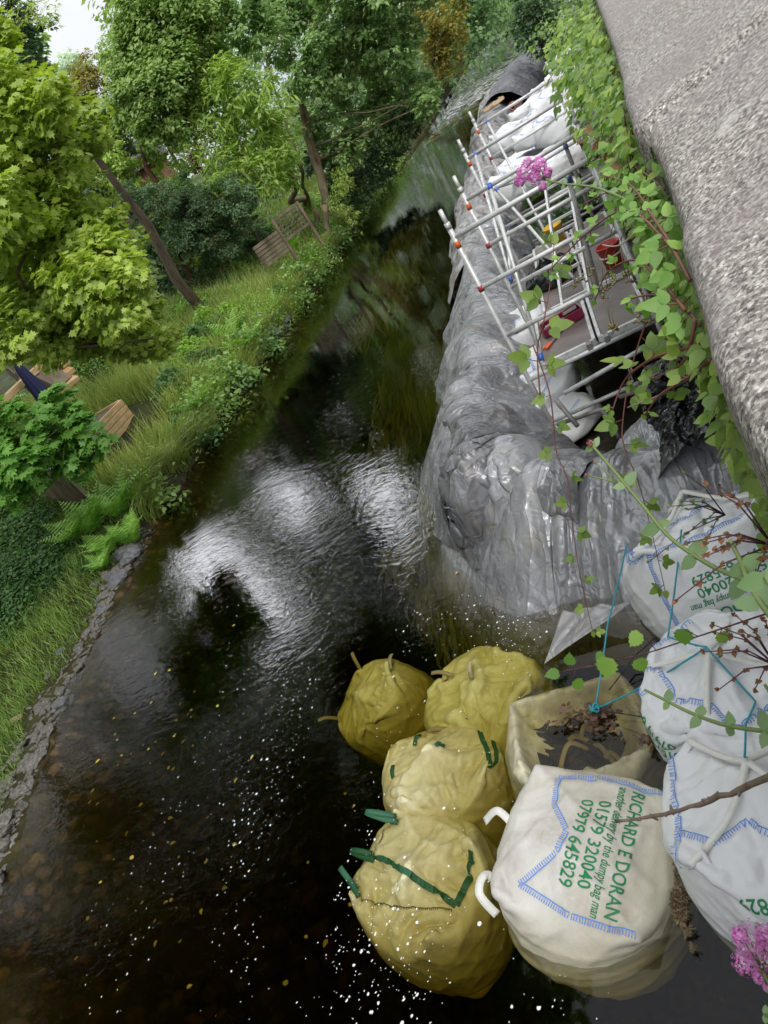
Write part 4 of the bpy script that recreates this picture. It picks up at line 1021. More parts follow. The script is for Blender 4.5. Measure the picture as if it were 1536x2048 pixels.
# ladder lying in the middle bay
t = thing("ladder", "aluminium ladder leaning on the scaffold rails by the yellow bucket", "ladder", (-.25, 8.8, 1))
A0, A1 = Vector((-.42, 8.35, .98)), Vector((-.12, 11.1, 1.75)); sx = Vector((.16, 0, 0))
for s_ in (-1, 1):
    mb = MB(); mb.bar(A0 + sx * s_, A1 + sx * s_, .028, .07); mb.build("stile", M_alu, t)
for k in range(10):
    p = A0.lerp(A1, (k + .5) / 10); mb = MB(); mb.bar(p - sx, p + sx, .03, .03); mb.build("rung", M_alu, t)
# low steel trestle in the flooded pit
t = thing("steel_trestle", "dark bent steel trestle standing in the flooded pit under the nearest frame", "trestle", (-.5, 6.6, 0))
for i, x in enumerate((-.55, .1)):
    mb = MB(); mb.tube([(x - .45, 6.75, .5), (x, 6.7, .48), (x + .02, 6.68, .44), (x + .12, 6.35, -.5)], .024, 8); mb.build("leg", M_alud, t, True)
mb = MB(); mb.tube([(-.5, 6.55, .1), (.2, 6.6, .12)], .018, 8); mb.build("crossbar", M_alud, t, True)
t = thing("scaffold_tube", "loose pale scaffold tube spanning the flooded pit to the brambles", "scaffold tube", (-1, 6.5, .4))
mb = MB(); mb.tube([aty(1128, 787, 6.95), aty(1330, 672, 6.9)], .024, 10); mb.build("tube", M_alu, t, True)
mb = MB(); p = aty(1300, 690, 6.93); q = aty(1310, 683, 6.93); mb.tube([p, q], .031, 10); mb.build("coupler", M_alud, t, True)
t = thing("orange_tipped_tube", "grey tube with an orange band leaning on the near tarpaulin edge", "scaffold tube", (-1, 6.5, .4))
mb = MB(); mb.tube([aty(1112, 800, 6.8), aty(1155, 852, 6.5)], .024, 10); mb.build("tube", M_alud, t, True)
mb = MB(); mb.tube([aty(1116, 805, 6.78), aty(1124, 815, 6.73)], .0265, 10); mb.build("orange_band", M_orange, t, True)
# flooded pit bed: slick mud just under the still water, with scum
t = npmesh("mud", *(lambda X, Y: (np.stack([X, Y, -.035 - .07 * np.clip(fbm(X, Y, 3.0, 77) + .35, 0, 2)], -1), gridfaces(np.arange(60 * 80).reshape(60, 80))))(*np.meshgrid(np.linspace(-1.45, .75, 60), np.linspace(5.6, 15, 80), indexing='ij')),
           simple("pit_mud", [(.35, (.010, .008, .006)), (.6, (.045, .038, .03)), (.8, (.09, .075, .06))], 5, .35, bs=.6, bd=.03))
tag(t, "black slick mud at the bottom of the drained pit", "mud", kind='structure')
# toolbox, bucket, small tools
pt_ = aty(1143, 600, 8.0)
t = thing("toolbox", "maroon open toolbox holding tools, on the nearest platform", "toolbox", (-.62, 7.95, .97), R(12))
mb = MB(); L, W_, Hh = .23, .10, .10
mb.obox((0, 0, .006), (L, 0, 0), (0, W_, 0), (0, 0, .006))
for s_ in (-1, 1):
    mb.obox((0, s_ * W_, Hh / 2 + .012), (L, 0, 0), (0, .006, 0), (0, 0, Hh / 2)); mb.obox((s_ * L, 0, Hh / 2 + .012), (.006, 0, 0), (0, W_ - .007, 0), (0, 0, Hh / 2))
mb.obox((0, 0, .055), (.004, 0, 0), (0, W_ - .008, 0), (0, 0, .04))
mb.build("box_body", flat("maroon_paint", (.20, .01, .05), .4), t, local=True, bevel=.003)
mb = MB(); mb.tube([(-L, 0, .11), (-L + .02, 0, .17), (L - .02, 0, .17), (L, 0, .11)], .009, 8); mb.build("handle", M_wweb, t, True, local=True)
mb = MB()
for i in range(7): a = random.uniform(-.3, .3); x = random.uniform(-.16, .16); mb.bar((x - .08, -.06 + i * .02, .05 + .008 * i), (x + .08, -.06 + i * .02 + a * .1, .06 + .006 * i), .016, .014)
mb.build("hand_tools", flat("worn_steel", (.35, .33, .30), .4), t, local=True)
t = thing("pruning_saw", "orange handled saw lying on the nearest platform below the toolbox", "saw", (-.78, 7.6, .97), R(50))
mb = MB(); mb.bar((-.1, 0, .012), (.02, .012, .014), .03, .02); mb.bar((-.1, .05, .012), (.02, .04, .014), .02, .018); mb.build("handle", flat("orange_plastic", (.8, .13, .02), .4), t, local=True, bevel=.004)
mb = MB(); mb.bar((.02, .02, .012), (.3, .05, .012), .04, .002); mb.build("blade", flat("saw_steel", (.5, .5, .5), .3, .8), t, local=True)
def bucket(loc, label, body, band_):
    t = thing("bucket", label, "bucket", loc)
    mb = MB(); n_ = 20; prof = [(.0, .003), (.105, .003), (.135, .26), (.142, .262), (.142, .275), (.128, .275), (.10, .01), (0, .01)]
    vs = [(r_ * math.cos(2 * PI * j / n_), r_ * math.sin(2 * PI * j / n_), z) for r_, z in prof for j in range(n_)]
    mb.add(vs, [(i * n_ + j, i * n_ + (j + 1) % n_, (i + 1) * n_ + (j + 1) % n_, (i + 1) * n_ + j) for i in range(len(prof) - 1) for j in range(n_)])
    mb.build("bucket_body", body, t, True, local=True)
    mb = MB(); mb.tube([(.124 * math.cos(a), .124 * math.sin(a), .15) for a in np.linspace(0, 2 * PI, 25)], .012, 6); mb.build("label_band", band_, t, True, local=True)
    mb = MB(); mb.tube([(.14 * math.cos(a), .03, .26 - .12 * math.sin(a)) for a in np.linspace(0, PI, 12)], .003, 6); mb.build("handle", M_alud, t, True, local=True)
bucket((-.42, 11.0, .96), "yellow and blue bucket on the middle platform below the pink flowers", flat("yellow_plastic", (.75, .50, .04), .4), flat("blue_plastic", (.03, .10, .5), .4))
bucket((.12, 9.0, .96), "small red bucket half behind the bramble leaves by the wall", flat("red_plastic", (.5, .04, .03), .4), M_wweb)
# clay pipe
t = thing("clay_pipe", "brown clay drain pipe end poking out of the white sandbags", "pipe", aty(1025, 212, 17))
p = aty(1024, 213, 16.6); q = p + Vector((.35, 1.2, -.15)); mb = MB()
n_ = 20; ax = (q - p).normalized(); ux = ax.cross(Vector((0, 0, 1))).normalized(); uy = ux.cross(ax)
prof = [(0.06, 0), (.085, 0), (.085, .08), (.07, .09), (.07, .5), (.05, .5), (.052, 0), (.06, 0)]
vs = [p + ax * z + (ux * math.cos(2 * PI * j / n_) + uy * math.sin(2 * PI * j / n_)) * r_ for r_, z in prof for j in range(n_)]
mb.add(vs, [(i * n_ + j, i * n_ + (j + 1) % n_, (i + 1) * n_ + (j + 1) % n_, (i + 1) * n_ + j) for i in range(len(prof) - 1) for j in range(n_)])
mb.build("pipe_barrel", flat("terracotta", (.26, .10, .06), .6), t, True)
# tan sack at the upstream end of the dam
bs_ = xf(bagsim((.8, .35, .2), n=20, seed=44, iters=100), Mx(aty(985, 205, 26) - Vector((0, 0, .1)), R(60)))
t = bag_object(bs_, "tan_sack", "tan brown sack lying on the dam beyond the pale tarpaulin", "sack", simple("tan_hessian", [(.3, (.30, .20, .11)), (.6, (.46, .34, .20))], 4, .8), None)
# black rubble bag on the middle platform
bs_ = xf(bagsim((.5, .4, .3), n=16, seed=45, iters=100, tie=.4), Mx(Vector((-.62, 9.6, .97)), R(60)))
t = bag_object(bs_, "rubble_sack", "black rubble sack on the middle platform near the ladder", "sack", M_black, None)

# ------------------------------------------------------------------ ropes
def rope(name, label, pts, r_=.006, m=None, sagn=8):
    P = []
    for a, b in zip(pts[:-1], pts[1:]):
        a, b = Vector(a), Vector(b); L = (b - a).length
        for k in range(sagn): t_ = k / sagn; P.append(a.lerp(b, t_) + Vector((0, 0, -.06 * L * 4 * t_ * (1 - t_) * .25)))
    P.append(Vector(pts[-1]))
    mb = MB(); mb.tube(P, r_, 7)
    # the second strand, twisted round the first
    Q = []
    for i, p in enumerate(P):
        Q.append(p + Vector((math.cos(i * 1.9), math.sin(i * 1.9), math.sin(i * 1.9 + 1))) * r_ * .7)
    mb.tube(Q, r_ * .6, 6)
    o = mb.build(name, m or M_teal, None, True); tag(o, label, "rope", "ropes tying the bulk bags"); return o
kn = at(1190, 1418, .06)
rope("rope", "teal rope running from the open bag up to the highest white bag", [kn, at(1215, 1250, .28), at(1254, 1085, .72)])
rope("rope", "teal rope from the open bag to the straps of the middle white bag", [kn, at(1290, 1370, .35), top_pt(b8, .5, .5, .08)])
rope("rope", "teal rope linking the middle white bag with the nearest white bag", [top_pt(b8, .5, .5, .08), top_pt(b8, .5, .12, .04), top_pt(b9, .45, .9, .05), top_pt(b9, .5, .5, .08)])
rope("rope", "teal rope lying over the upper edge of the middle white bag", [top_pt(b8, .5, .5, .08), top_pt(b8, .4, .95, .03), top_pt(b7, .35, .1, .05)])
rope("rope", "dark wet cord from the open bag towards the nearest white bag", [kn, at(1300, 1435, .03), at(1370, 1445, .05), at(1400, 1470, .1)], .004, flat("wet_dark_cord", (.02, .018, .015)))
rope("rope", "black cord rising from the open bag to the middle white bag", [at(1218, 1380, .03), at(1270, 1310, .12), at(1310, 1275, .4)], .004, flat("black_cord", (.01, .01, .012)))
kb = MB()
for i in range(5): kb.tube([kn + Vector((.03 * math.cos(a + i), .03 * math.sin(a + i * 2), .02 * math.sin(2 * a + i) + .01)) for a in np.linspace(0, 5.5, 10)], .006, 6)
tag(kb.build("rope_knot", M_teal, None, True), "bunched teal rope knot over the dead leaves in the open bag", "rope knot")

# ------------------------------------------------------------------ foliage materials
L_syc = leafmat("sycamore_leaves", (.07, .097, .02), (.14, .185, .034), (.215, .265, .06), (.38, .36, .09))
L_syc2 = leafmat("young_sycamore_leaves", (.05, .11, .022), (.085, .17, .035), (.13, .23, .06), (.30, .27, .06))
L_mid = leafmat("mid_green_leaves", (.072, .105, .035), (.125, .175, .055), (.19, .245, .09))
L_light = leafmat("light_green_leaves", (.10, .14, .035), (.18, .24, .06), (.26, .33, .11))
L_willow = leafmat("willow_leaves", (.07, .11, .02), (.125, .18, .035), (.20, .26, .07), (.30, .30, .09))
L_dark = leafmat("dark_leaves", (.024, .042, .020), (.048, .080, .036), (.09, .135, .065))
L_blue = leafmat("bluish_oak_leaves", (.028, .05, .022), (.058, .092, .042), (.12, .17, .09))
L_ash = leafmat("ash_leaves", (.065, .10, .035), (.11, .165, .06), (.18, .24, .10))
L_brown = leafmat("brownish_leaves", (.06, .055, .012), (.12, .11, .025), (.19, .17, .05))
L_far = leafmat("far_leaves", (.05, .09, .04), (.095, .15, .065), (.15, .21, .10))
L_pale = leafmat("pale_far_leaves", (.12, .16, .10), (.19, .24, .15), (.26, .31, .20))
L_purple = leafmat("purple_leaves", (.035, .012, .018), (.07, .022, .03), (.12, .05, .05))
M_bark = simple("brown_bark", [(.3, (.05, .035, .022)), (.6, (.13, .095, .06))], 7, .9, bs=.7, bd=.03, stretch=(1, 1, .25))
M_barkp = simple("pale_mossy_bark", [(.3, (.12, .09, .05)), (.5, (.24, .19, .11)), (.7, (.33, .29, .19))], 5, .9, bs=.6, bd=.02, stretch=(1, 1, .3))
M_barkr = simple("reddish_dark_bark", [(.3, (.05, .022, .013)), (.6, (.11, .05, .03))], 5, .85, bs=.6, bd=.02)
M_twig = simple("twig_bark", [(.3, (.10, .07, .05)), (.6, (.22, .16, .12))], 30, .8)

def wpath(a, b, n=7, j=.06):
    a, b = Vector(a), Vector(b); L = (b - a).length; P = []
    for i in range(n + 1):
        t_ = i / n; P.append(a.lerp(b, t_) + Vector((random.gauss(0, 1), random.gauss(0, 1), 0)) * j * L * math.sin(PI * t_) * .5)
    return P
def tree(name, label, blobs, m, shape, size, dens=1.0, base=None, trunk_r=.12, bark=None, group=None, cat="tree", stems=None, flat_=.75, nclump=26, limbs=9, up=.5, squash=1.0):
    """blobs: (centre Vector, radius).  Clumped leaves through each blob, limbs from the stems into the clumps."""
    C0 = sum((b[0] for b in blobs), Vector()) / len(blobs)
    if base is None:
        bx = C0.x if C0.x > 0 else min(C0.x, float(np.interp(C0.y, SH_Y, SH_X)) - 1.6)
        base = Vector((bx, C0.y, float(terr(bx, C0.y)) - .1))
    t = thing(name, label, cat, base, 0, group)
    PP, OO = [], []; cl = []
    for c, r_ in blobs:
        nc = max(6, int(nclump * dens ** .5)); 
        area = 4 * PI * r_ * r_; nl = int(dens * area * 1.25 / (size * size * .42))
        d = rng.normal(size=(nc, 3)); d /= np.linalg.norm(d, axis=1)[:, None]
        rr = r_ * rng.uniform(.45, 1.0, nc)[:, None] ** .8
        cc = np.array(c) + d * rr * np.array([1, 1, squash]); cl += [Vector(q) for q in cc]
        k = rng.integers(0, nc, nl); w_ = rng.uniform(.5, 1.3, nc)[k][:, None]
        off = rng.normal(size=(nl, 3)); off /= np.linalg.norm(off, axis=1)[:, None]; off *= (rng.uniform(0, 1, nl) ** .4)[:, None] * r_ * .38 * w_; off[:, 2] *= flat_
        p = cc[k] + off; PP.append(p)
        o = p - np.array(c); o /= np.linalg.norm(o, axis=1)[:, None] + 1e-9; OO.append(o * .45)
    P = np.concatenate(PP); O = np.concatenate(OO)
    g = P[:, 2] > terr(P[:, 0], P[:, 1]) + .05
    leaves("crown", P[g], size, shape, m, t, up=up, droop=.35, outward=O[g])
    mb = MB()
    if stems is None: stems = [(base, C0)]
    ends = []
    for st in stems:
        pts = []
        for a, b in zip(st[:-1], st[1:]): pts += wpath(a, b, 5, .05)[:-1]
        pts.append(Vector(st[-1])); k = len(pts); L = sum((pts[i + 1] - pts[i]).length for i in range(k - 1))
        mb.tube(pts, [trunk_r * (1 - .75 * i / (k - 1)) for i in range(k)], 9)
        ends += [(pts[i], trunk_r * (1 - .75 * i / (k - 1))) for i in range(k // 2, k)]
    random.shuffle(cl)
    for q in cl[:limbs]:
        s_, r_ = min(ends, key=lambda e: (e[0] - q).length + random.random() * .5)
        P_ = wpath(s_, q, 5, .12); mb.tube(P_, [r_ * .5 * (1 - .8 * i / 5) + .004 for i in range(6)], 6)
    mb.build("trunk", bark or M_bark, t, True)
    return t
def blob(px, py, rpx, D):
    c = atD(px, py, D); return (c, rpx * mpp(c) * 1.13)
def BL(L, D, jd=.0):
    return [blob(a, b, r_, D + random.uniform(-1, 1) * jd) for a, b, r_ in L]

tree("sycamore_tree", "yellow green sycamore with broad lobed leaves and hanging keys, filling the left edge", BL([(60, 330, 110), (130, 440, 100), (50, 520, 110), (170, 520, 90), (100, 620, 90), (215, 590, 75), (275, 640, 55), (160, 660, 60),
     (20, 230, 90), (20, 660, 60), (110, 320, 60), (215, 500, 45), (-60, 400, 120), (-40, 130, 90), (320, 690, 26), (240, 690, 30), (150, 250, 60), (90, 200, 50), (215, 672, 42), (285, 685, 36), (335, 668, 20), (60, 620, 56), (195, 470, 55), (250, 560, 44), (150, 560, 60), (230, 640, 44)], 10.5, 1.0), L_syc, 'maple', .095, 1.1, trunk_r=.16, base=Vector((-12.5, 7.5, .8)), stems=[(Vector((-12.5, 7.5, .7)), Vector((-11.6, 8.0, 6.5)), Vector((-8.2, 8.6, 5.2)), Vector((-6.6, 8.7, 3.6)))], flat_=.65, up=.42, nclump=40)
tree("sycamore_tree", "young sycamore hanging over the timber deck with fresh green lobed leaves", BL([(55, 845, 58), (125, 815, 42), (165, 870, 42), (95, 905, 48), (145, 930, 30), (35, 930, 48), (20, 990, 26), (-50, 880, 80), (60, 960, 28), (190, 905, 16)], 13.5, .5),
     L_syc2, 'maple', .17, 1.3, trunk_r=.07, flat_=.5, up=.6, base=Vector((-13.2, 7.6, .9)), stems=[(Vector((-13.2, 7.6, .8)), Vector((-12.4, 8.3, 2.6)), Vector((-9.6, 9.4, 2.5)))])
tree("oak_tree", "dark tree against the sky in the top left corner", BL([(45, 60, 50), (70, 150, 40), (15, 130, 60), (95, 190, 30), (0, 30, 60), (60, 200, 40)], 25, 1), L_dark, 'ovate', .12, .9, trunk_r=.2, flat_=.6)
tree("ash_tree", "feathery light green branch tips hanging into the sky at the top left", BL([(90, 20, 30), (105, 45, 14), (60, 10, 34)], 14, .5), L_light, 'narrow', .10, .45, trunk_r=.03, base=Vector((-12.9, 7.9, .8)), stems=[(Vector((-12.9, 7.9, .8)), Vector((-11.5, 8.2, 9.5)), Vector((-8.6, 10.5, 8.6)))], limbs=5)
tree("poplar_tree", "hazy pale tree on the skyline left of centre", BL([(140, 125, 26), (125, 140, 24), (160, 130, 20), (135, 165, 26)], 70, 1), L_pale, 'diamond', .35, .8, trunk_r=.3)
tree("lime_tree", "olive green rounded tree below the sky gap", BL([(170, 185, 42), (190, 150, 34), (150, 235, 38), (195, 225, 38), (140, 200, 28)], 36, 1), L_brown, 'diamond', .14, 1, trunk_r=.2)
tree("holm_oak_tree", "small dark tree peak beside the sky gap", BL([(216, 100, 22), (212, 125, 18), (225, 140, 22)], 34, .5), L_mid, 'diamond', .13, 1, trunk_r=.12)
tree("yew_tree", "very dark evergreen between the sycamore and the bright shrub", BL([(190, 290, 50), (205, 335, 55), (180, 250, 40), (180, 380, 45), (230, 280, 40), (215, 430, 38), (250, 400, 30)], 31, .5), L_dark, 'diamond', .14, 1.3, trunk_r=.06)
tree("hazel_bush", "bright light green bush under the pear tree", BL([(228, 300, 36), (245, 350, 34), (215, 340, 30), (225, 375, 22), (300, 330, 30), (345, 350, 34), (310, 400, 34), (340, 460, 32), (385, 520, 30), (300, 470, 26)], 30, .5), L_light, 'ovate', .10, 1, trunk_r=.05, cat="bush")
pt_ = [(285, 30, 50), (335, 70, 52), (270, 120, 55), (345, 150, 60), (300, 200, 60), (245, 205, 36), (365, 240, 50), (320, 265, 42), (395, 95, 48), (270, 60, 40), (395, 185, 45), (340, -20, 60), (250, 160, 30), (230, 240, 30), (290, 260, 28), (400, 30, 50), (430, 130, 40)]
tb = ground_at(345, 470)
tb2 = atD(292, 335, 29.5); tb1 = Vector((tb2.x + .12, tb2.y + .1, float(terr(tb2.x, tb2.y))))
tree("pear_tree", "tall rounded small leaved tree with one dark bare stem, centre of the left bank", BL(pt_, 29.5, .8), L_mid, 'diamond', .17, 2.6, base=tb1, stems=[(tb1, tb2, atD(283, 295, 29.5), atD(300, 150, 29.5))], trunk_r=.13, bark=M_barkr)
tree("plum_tree", "purple leaved tree glimpsed behind the willow", BL([(390, 320, 16), (396, 300, 10), (388, 335, 12)], 34, .3), L_purple, 'ovate', .10, 1, trunk_r=.08)
wl = [(485, 175, 50), (530, 205, 45), (500, 260, 50), (550, 265, 36), (440, 300, 50), (558, 312, 34), (520, 350, 42), (470, 350, 50), (430, 230, 42), (440, 150, 36), (575, 350, 22), (440, 385, 34)]
wb_ = ground_at(478, 425) if False else atD(480, 425, 28)
wg = Vector((wb_.x, wb_.y, float(terr(wb_.x, wb_.y))))
tree("willow_tree", "yellow green willow with narrow leaves in front of the tall ash", BL(wl, 28.5, .7), L_willow, 'narrow', .30, 2.2, base=wg, stems=[(wg, wb_, atD(470, 300, 28.5))], trunk_r=.07, up=.25)
ob = ground_at(400, 600); o1 = aty(370, 540, ob.y); 
D0 = math.hypot(ob.x, ob.y)
tree("oak_tree", "low spreading bluish oak on a bare reddish trunk above the grassy bank", BL([(300, 410, 50), (375, 410, 52), (445, 395, 46), (340, 465, 52), (420, 470, 52), (480, 440, 36), (490, 395, 26), (400, 430, 50)], D0, .6),
     L_blue, 'ovate', .085, 1.15, base=ob, stems=[(ob, atD(380, 560, D0), atD(357, 508, D0), atD(370, 430, D0))], trunk_r=.12, bark=M_barkr, flat_=.6)
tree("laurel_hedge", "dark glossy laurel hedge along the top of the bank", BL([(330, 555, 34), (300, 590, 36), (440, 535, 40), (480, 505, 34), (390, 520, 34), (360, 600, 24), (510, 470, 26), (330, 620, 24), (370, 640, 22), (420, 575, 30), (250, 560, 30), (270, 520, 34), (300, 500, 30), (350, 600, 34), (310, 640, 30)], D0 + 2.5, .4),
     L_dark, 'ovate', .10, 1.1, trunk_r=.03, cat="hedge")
# tall multi-stemmed ash beside the river
a0 = ground_at(655, 470); Da = math.hypot(a0.x, a0.y)
ash = [(500, 60, 42), (560, 40, 40), (625, 55, 42), (690, 60, 50), (745, 80, 46), (790, 115, 42), (830, 165, 34), (655, 150, 46), (720, 170, 52), (790, 200, 44), (845, 205, 26), (600, 160, 34), (660, 245, 42), (740, 250, 42),
       (800, 255, 30), (695, 300, 34), (770, 20, 46), (480, 0, 40), (700, -20, 60), (600, -20, 50), (640, 100, 34), (690, 120, 34), (610, 240, 26), (560, 110, 26), (820, 60, 26), (860, 180, 20), (760, -60, 70), (680, -110, 80), (800, -130, 80), (850, -40, 50), (880, -110, 60), (740, -200, 80), (840, -220, 90)]
tree("ash_tree", "tall ash with two tan stems rising from the river bank, branches over the water", BL(ash, Da, 1.6), L_ash, 'diamond', .21, 1.9, base=a0, trunk_r=.17, bark=M_barkp, limbs=26,
     stems=[(a0, atD(650, 395, Da), atD(618, 290, Da), atD(600, 200, Da), atD(625, 60, Da)), (a0 + Vector((.2, 0, 0)), atD(655, 400, Da), atD(637, 320, Da), atD(600, 180, Da), atD(570, 60, Da))], flat_=.55)
b0 = ground_at(622, 415); b1_ = atD(540, 285, Da - 2)
tree("birch_tree", "leaning pale trunk with a broken top beside the trellis", [(atD(536, 268, Da - 2), .35), (atD(520, 250, Da - 2), .4)], L_willow, 'narrow', .14, .5, base=b0, stems=[(b0, atD(590, 360, Da - 2), b1_)], trunk_r=.15, bark=M_barkp, limbs=3)
tree("birch_tree", "slender pale leaning stem between the broken trunk and the tall ash", [(atD(528, 90, Da - 1), .9), (atD(540, 50, Da - 1), .8)], L_ash, 'diamond', .12, .5, base=ground_at(630, 425), stems=[(ground_at(630, 425), atD(597, 320, Da - 1), atD(560, 210, Da - 1), atD(533, 120, Da - 1))], trunk_r=.09, bark=M_barkp, limbs=4)
for (px, py, py2, px2, lb) in ((655, 470, 410, 648, "cut grey stump trunk standing nearest the water"), (637, 460, 420, 632, "short cut stump left of the taller cut trunk")):
    g_ = ground_at(px, py + 25); q = aty(px2, py2, g_.y); t = thing("tree_stump", lb, "tree stump", g_, 0, "cut stumps")
    mb = MB(); P_ = wpath(g_ - Vector((0, 0, .1)), q, 6, .03); mb.tube(P_, [.16, .14, .13, .125, .12, .12, .115], 12); mb.build("trunk", M_barkp, t, True)
tree("river_shrub", "dark shrub hanging low over the water below the ash", BL([(700, 330, 32), (740, 345, 34), (690, 385, 26), (762, 300, 32), (640, 310, 28), (622, 330, 24), (820, 235, 26), (775, 335, 18), (790, 290, 24), (725, 385, 20), (670, 360, 26), (830, 262, 14), (700, 410, 16), (800, 240, 26)], Da + 1.5, 1.2),
     L_dark, 'ovate', .12, 1.0, trunk_r=.05, cat="shrub")
tree("buddleia_shrub", "small yellow green shrub at the foot of the tall ash", BL([(683, 350, 18), (690, 370, 16), (676, 375, 14), (672, 405, 18), (700, 430, 16)], Da - 1, .4), L_light, 'narrow', .13, 1, trunk_r=.03, cat="shrub")
tree("beech_tree", "rusty green tree leaning over the far river bend", BL([(880, 55, 38), (902, 105, 32), (855, 20, 34), (905, 25, 28), (882, 140, 22), (850, 70, 26), (915, 70, 20), (870, 110, 28)], 62, 1.5), L_brown, 'diamond', .28, 1, trunk_r=.3)
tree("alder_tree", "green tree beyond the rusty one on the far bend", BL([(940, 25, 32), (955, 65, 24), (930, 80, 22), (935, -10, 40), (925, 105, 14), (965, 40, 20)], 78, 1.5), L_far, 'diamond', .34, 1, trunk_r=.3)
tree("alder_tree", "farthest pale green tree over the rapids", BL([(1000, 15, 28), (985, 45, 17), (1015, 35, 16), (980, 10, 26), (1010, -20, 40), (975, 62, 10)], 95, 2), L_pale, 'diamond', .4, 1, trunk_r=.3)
tree("holly_tree", "dark green tree on the right bank above the dark tarpaulin", BL([(1048, 30, 26), (1062, 68, 24), (1072, 98, 14), (1040, 75, 16), (1085, 20, 30), (1090, 60, 22), (1060, -10, 40), (1035, 45, 16), (1100, 90, 16)], 40, 1), L_dark, 'diamond', .2, 1.1, trunk_r=.2)
# the wood behind, one mass
def wood(name, label, L, m, size, dens):
    P_, O_ = [], []
    for c, r_ in L:
        nl = int(dens * 4 * PI * r_ * r_ * .5 / (size * size * .42)); d = rng.normal(size=(nl, 3)); d /= np.linalg.norm(d, axis=1)[:, None]
        bumpy = 1 + .12 * np.sin(d[:, 0] * 9 + c.x) + .12 * np.sin(d[:, 1] * 8 + c.y) + .1 * np.sin(d[:, 2] * 11)
        P_.append(np.array(c) + d * r_ * bumpy[:, None] * rng.uniform(.8, 1.03, (nl, 1))); O_.append(d * .6)
    P_ = np.concatenate(P_); g = P_[:, 2] > terr(P_[:, 0], P_[:, 1])
    tag(leaves(name, P_[g], size, 'diamond', m, None, outward=np.concatenate(O_)[g]), label, "wood", kind='stuff')
BG = [blob(px, py, r_, D) for px, py, r_, D in ((850, -60, 80, 80), (900, -80, 90, 105), (960, -90, 90, 115), (1010, -80, 80, 125), (1075, -60, 80, 62), (780, -80, 80, 65), (1120, -20, 60, 50))] + [blob(px, py, r_, D) for px, py, r_, D in ((200, 400, 60, 38), (330, 380, 90, 38), (420, 360, 90, 40), (520, 300, 90, 42), (600, 330, 70, 42), (560, 400, 50, 36), (660, 300, 60, 48), (740, 260, 60, 52), (790, 220, 50, 58), (830, 150, 50, 70), (380, 500, 70, 30), (300, 560, 70, 28), (480, 440, 60, 32), (150, 350, 80, 36), (300, 300, 60, 44), (350, 200, 60, 50), (420, 100, 60, 50), (500, 80, 50, 52), (700, 60, 60, 55), (760, 120, 60, 55), (280, 100, 60, 52), (330, 20, 60, 55), (100, 480, 100, 36), (180, 520, 60, 34) , (620, 200, 40, 52), (480, 200, 60, 48), (900, 20, 60, 110), (960, 0, 60, 120), (1010, 10, 50, 130), (560, 250, 60, 48), (1080, 30, 60, 60), (1130, 40, 50, 55))]
wood("distant_wood", "shady mass of woodland behind the garden trees", BG, L_ash, .3, .9)

# crowns that stand beside the camera's view and darken the river by reflection
def dpt(az, el, D):
    a = AZ + R(az) + 0; e = R(el); D *= 1.9; return Vector((math.sin(a) * D, math.cos(a) * D, math.tan(e) * D - 4))
rw = np.random.default_rng(91)
BGT = []
for _ in range(46):
    a_ = R(rw.uniform(-19, 9)); D_ = rw.uniform(66, 105); BGT.append((Vector((math.sin(a_) * D_, math.cos(a_) * D_, rw.uniform(3, 20))), rw.uniform(3.5, 6)))
wood("far_wood", "tall shadowy wood closing the far end of the river", BGT, L_far, .45, .9)
def over(name, label, L, m, size, base, limbs=12):
    tree(name, label, [(dpt(a, e, D), r_ * 1.8) for a, e, D, r_ in L], m, 'diamond', size, .9, base=Vector((*base, float(terr(*base)))), trunk_r=.35 if limbs else .05, nclump=30, limbs=limbs)
OV = [(-50, 20, 9.5, 2.0), (-41, 19, 10, 1.6), (-30, 16, 10.5, 1.2), (-52, 34, 9, 2.6), (-44, 30, 9.5, 1.5), (-27, 30, 10, 1.6), (-31, 38, 9.5, 1.8), (-45, 44, 8.5, 2.4), (-34, 45, 8.5, 2.4), (-22, 41, 9.5, 1.8), (-12, 39, 10, 1.6), (-4, 38, 10.5, 1.3),
      (-50, 56, 7, 2.6), (-38, 55, 7, 2.4), (-27, 53, 7.5, 2.0), (-17, 48, 8.3, 1.8), (-7, 45, 9.3, 1.4), (1, 41, 10.5, 1.0), (-45, 66, 6, 2.4), (-29, 62, 6.2, 1.9), (-20, 56, 7, 1.5), (-62, 42, 8, 3)]
over("beech_tree", "great beech whose crown reaches over the river, mirrored dark in the water", OV, L_mid, .42, (-11.5, 3.5))
OV2 = [(-62, 25, 9.5, 2.4), (-72, 34, 9, 3.0), (-60, 14, 10, 2.0), (-80, 50, 7, 3), (-64, 60, 6, 2.6)]
PO = [(a_, e_, 21, r_) for a_, e_, r_ in ((-9.8, 17, 1.1), (-9.5, 20, 1.2), (-9.3, 23, 1.2), (-9, 26, 1.2), (-8, 29, 1.2), (-5, 24, 1.1), (-4.5, 27, 1.2), (-2.8, 23, 1.0), (-2.6, 17, .9), (4.5, 19, 1.0), (6.5, 22, 1.3), (7, 26, 1.4),
      (-19, 22, 1.4), (-19, 27, 1.4), (-16, 31, 1.5), (-12, 32, 1.5), (3, 30, 1.5))]
over("poplar_tree", "row of slim tall poplars behind the sycamore, seen mirrored in the river", PO, L_mid, .40, (-26, 28), 0)
over("elm_tree", "broad elm on the lower bank, mirrored at the left of the river", OV2, L_mid, .40, (-14.5, 1.5))
print("LEAFPOLYS", sum(len(o.data.polygons) for o in bpy.data.objects if o.type == 'MESH'))

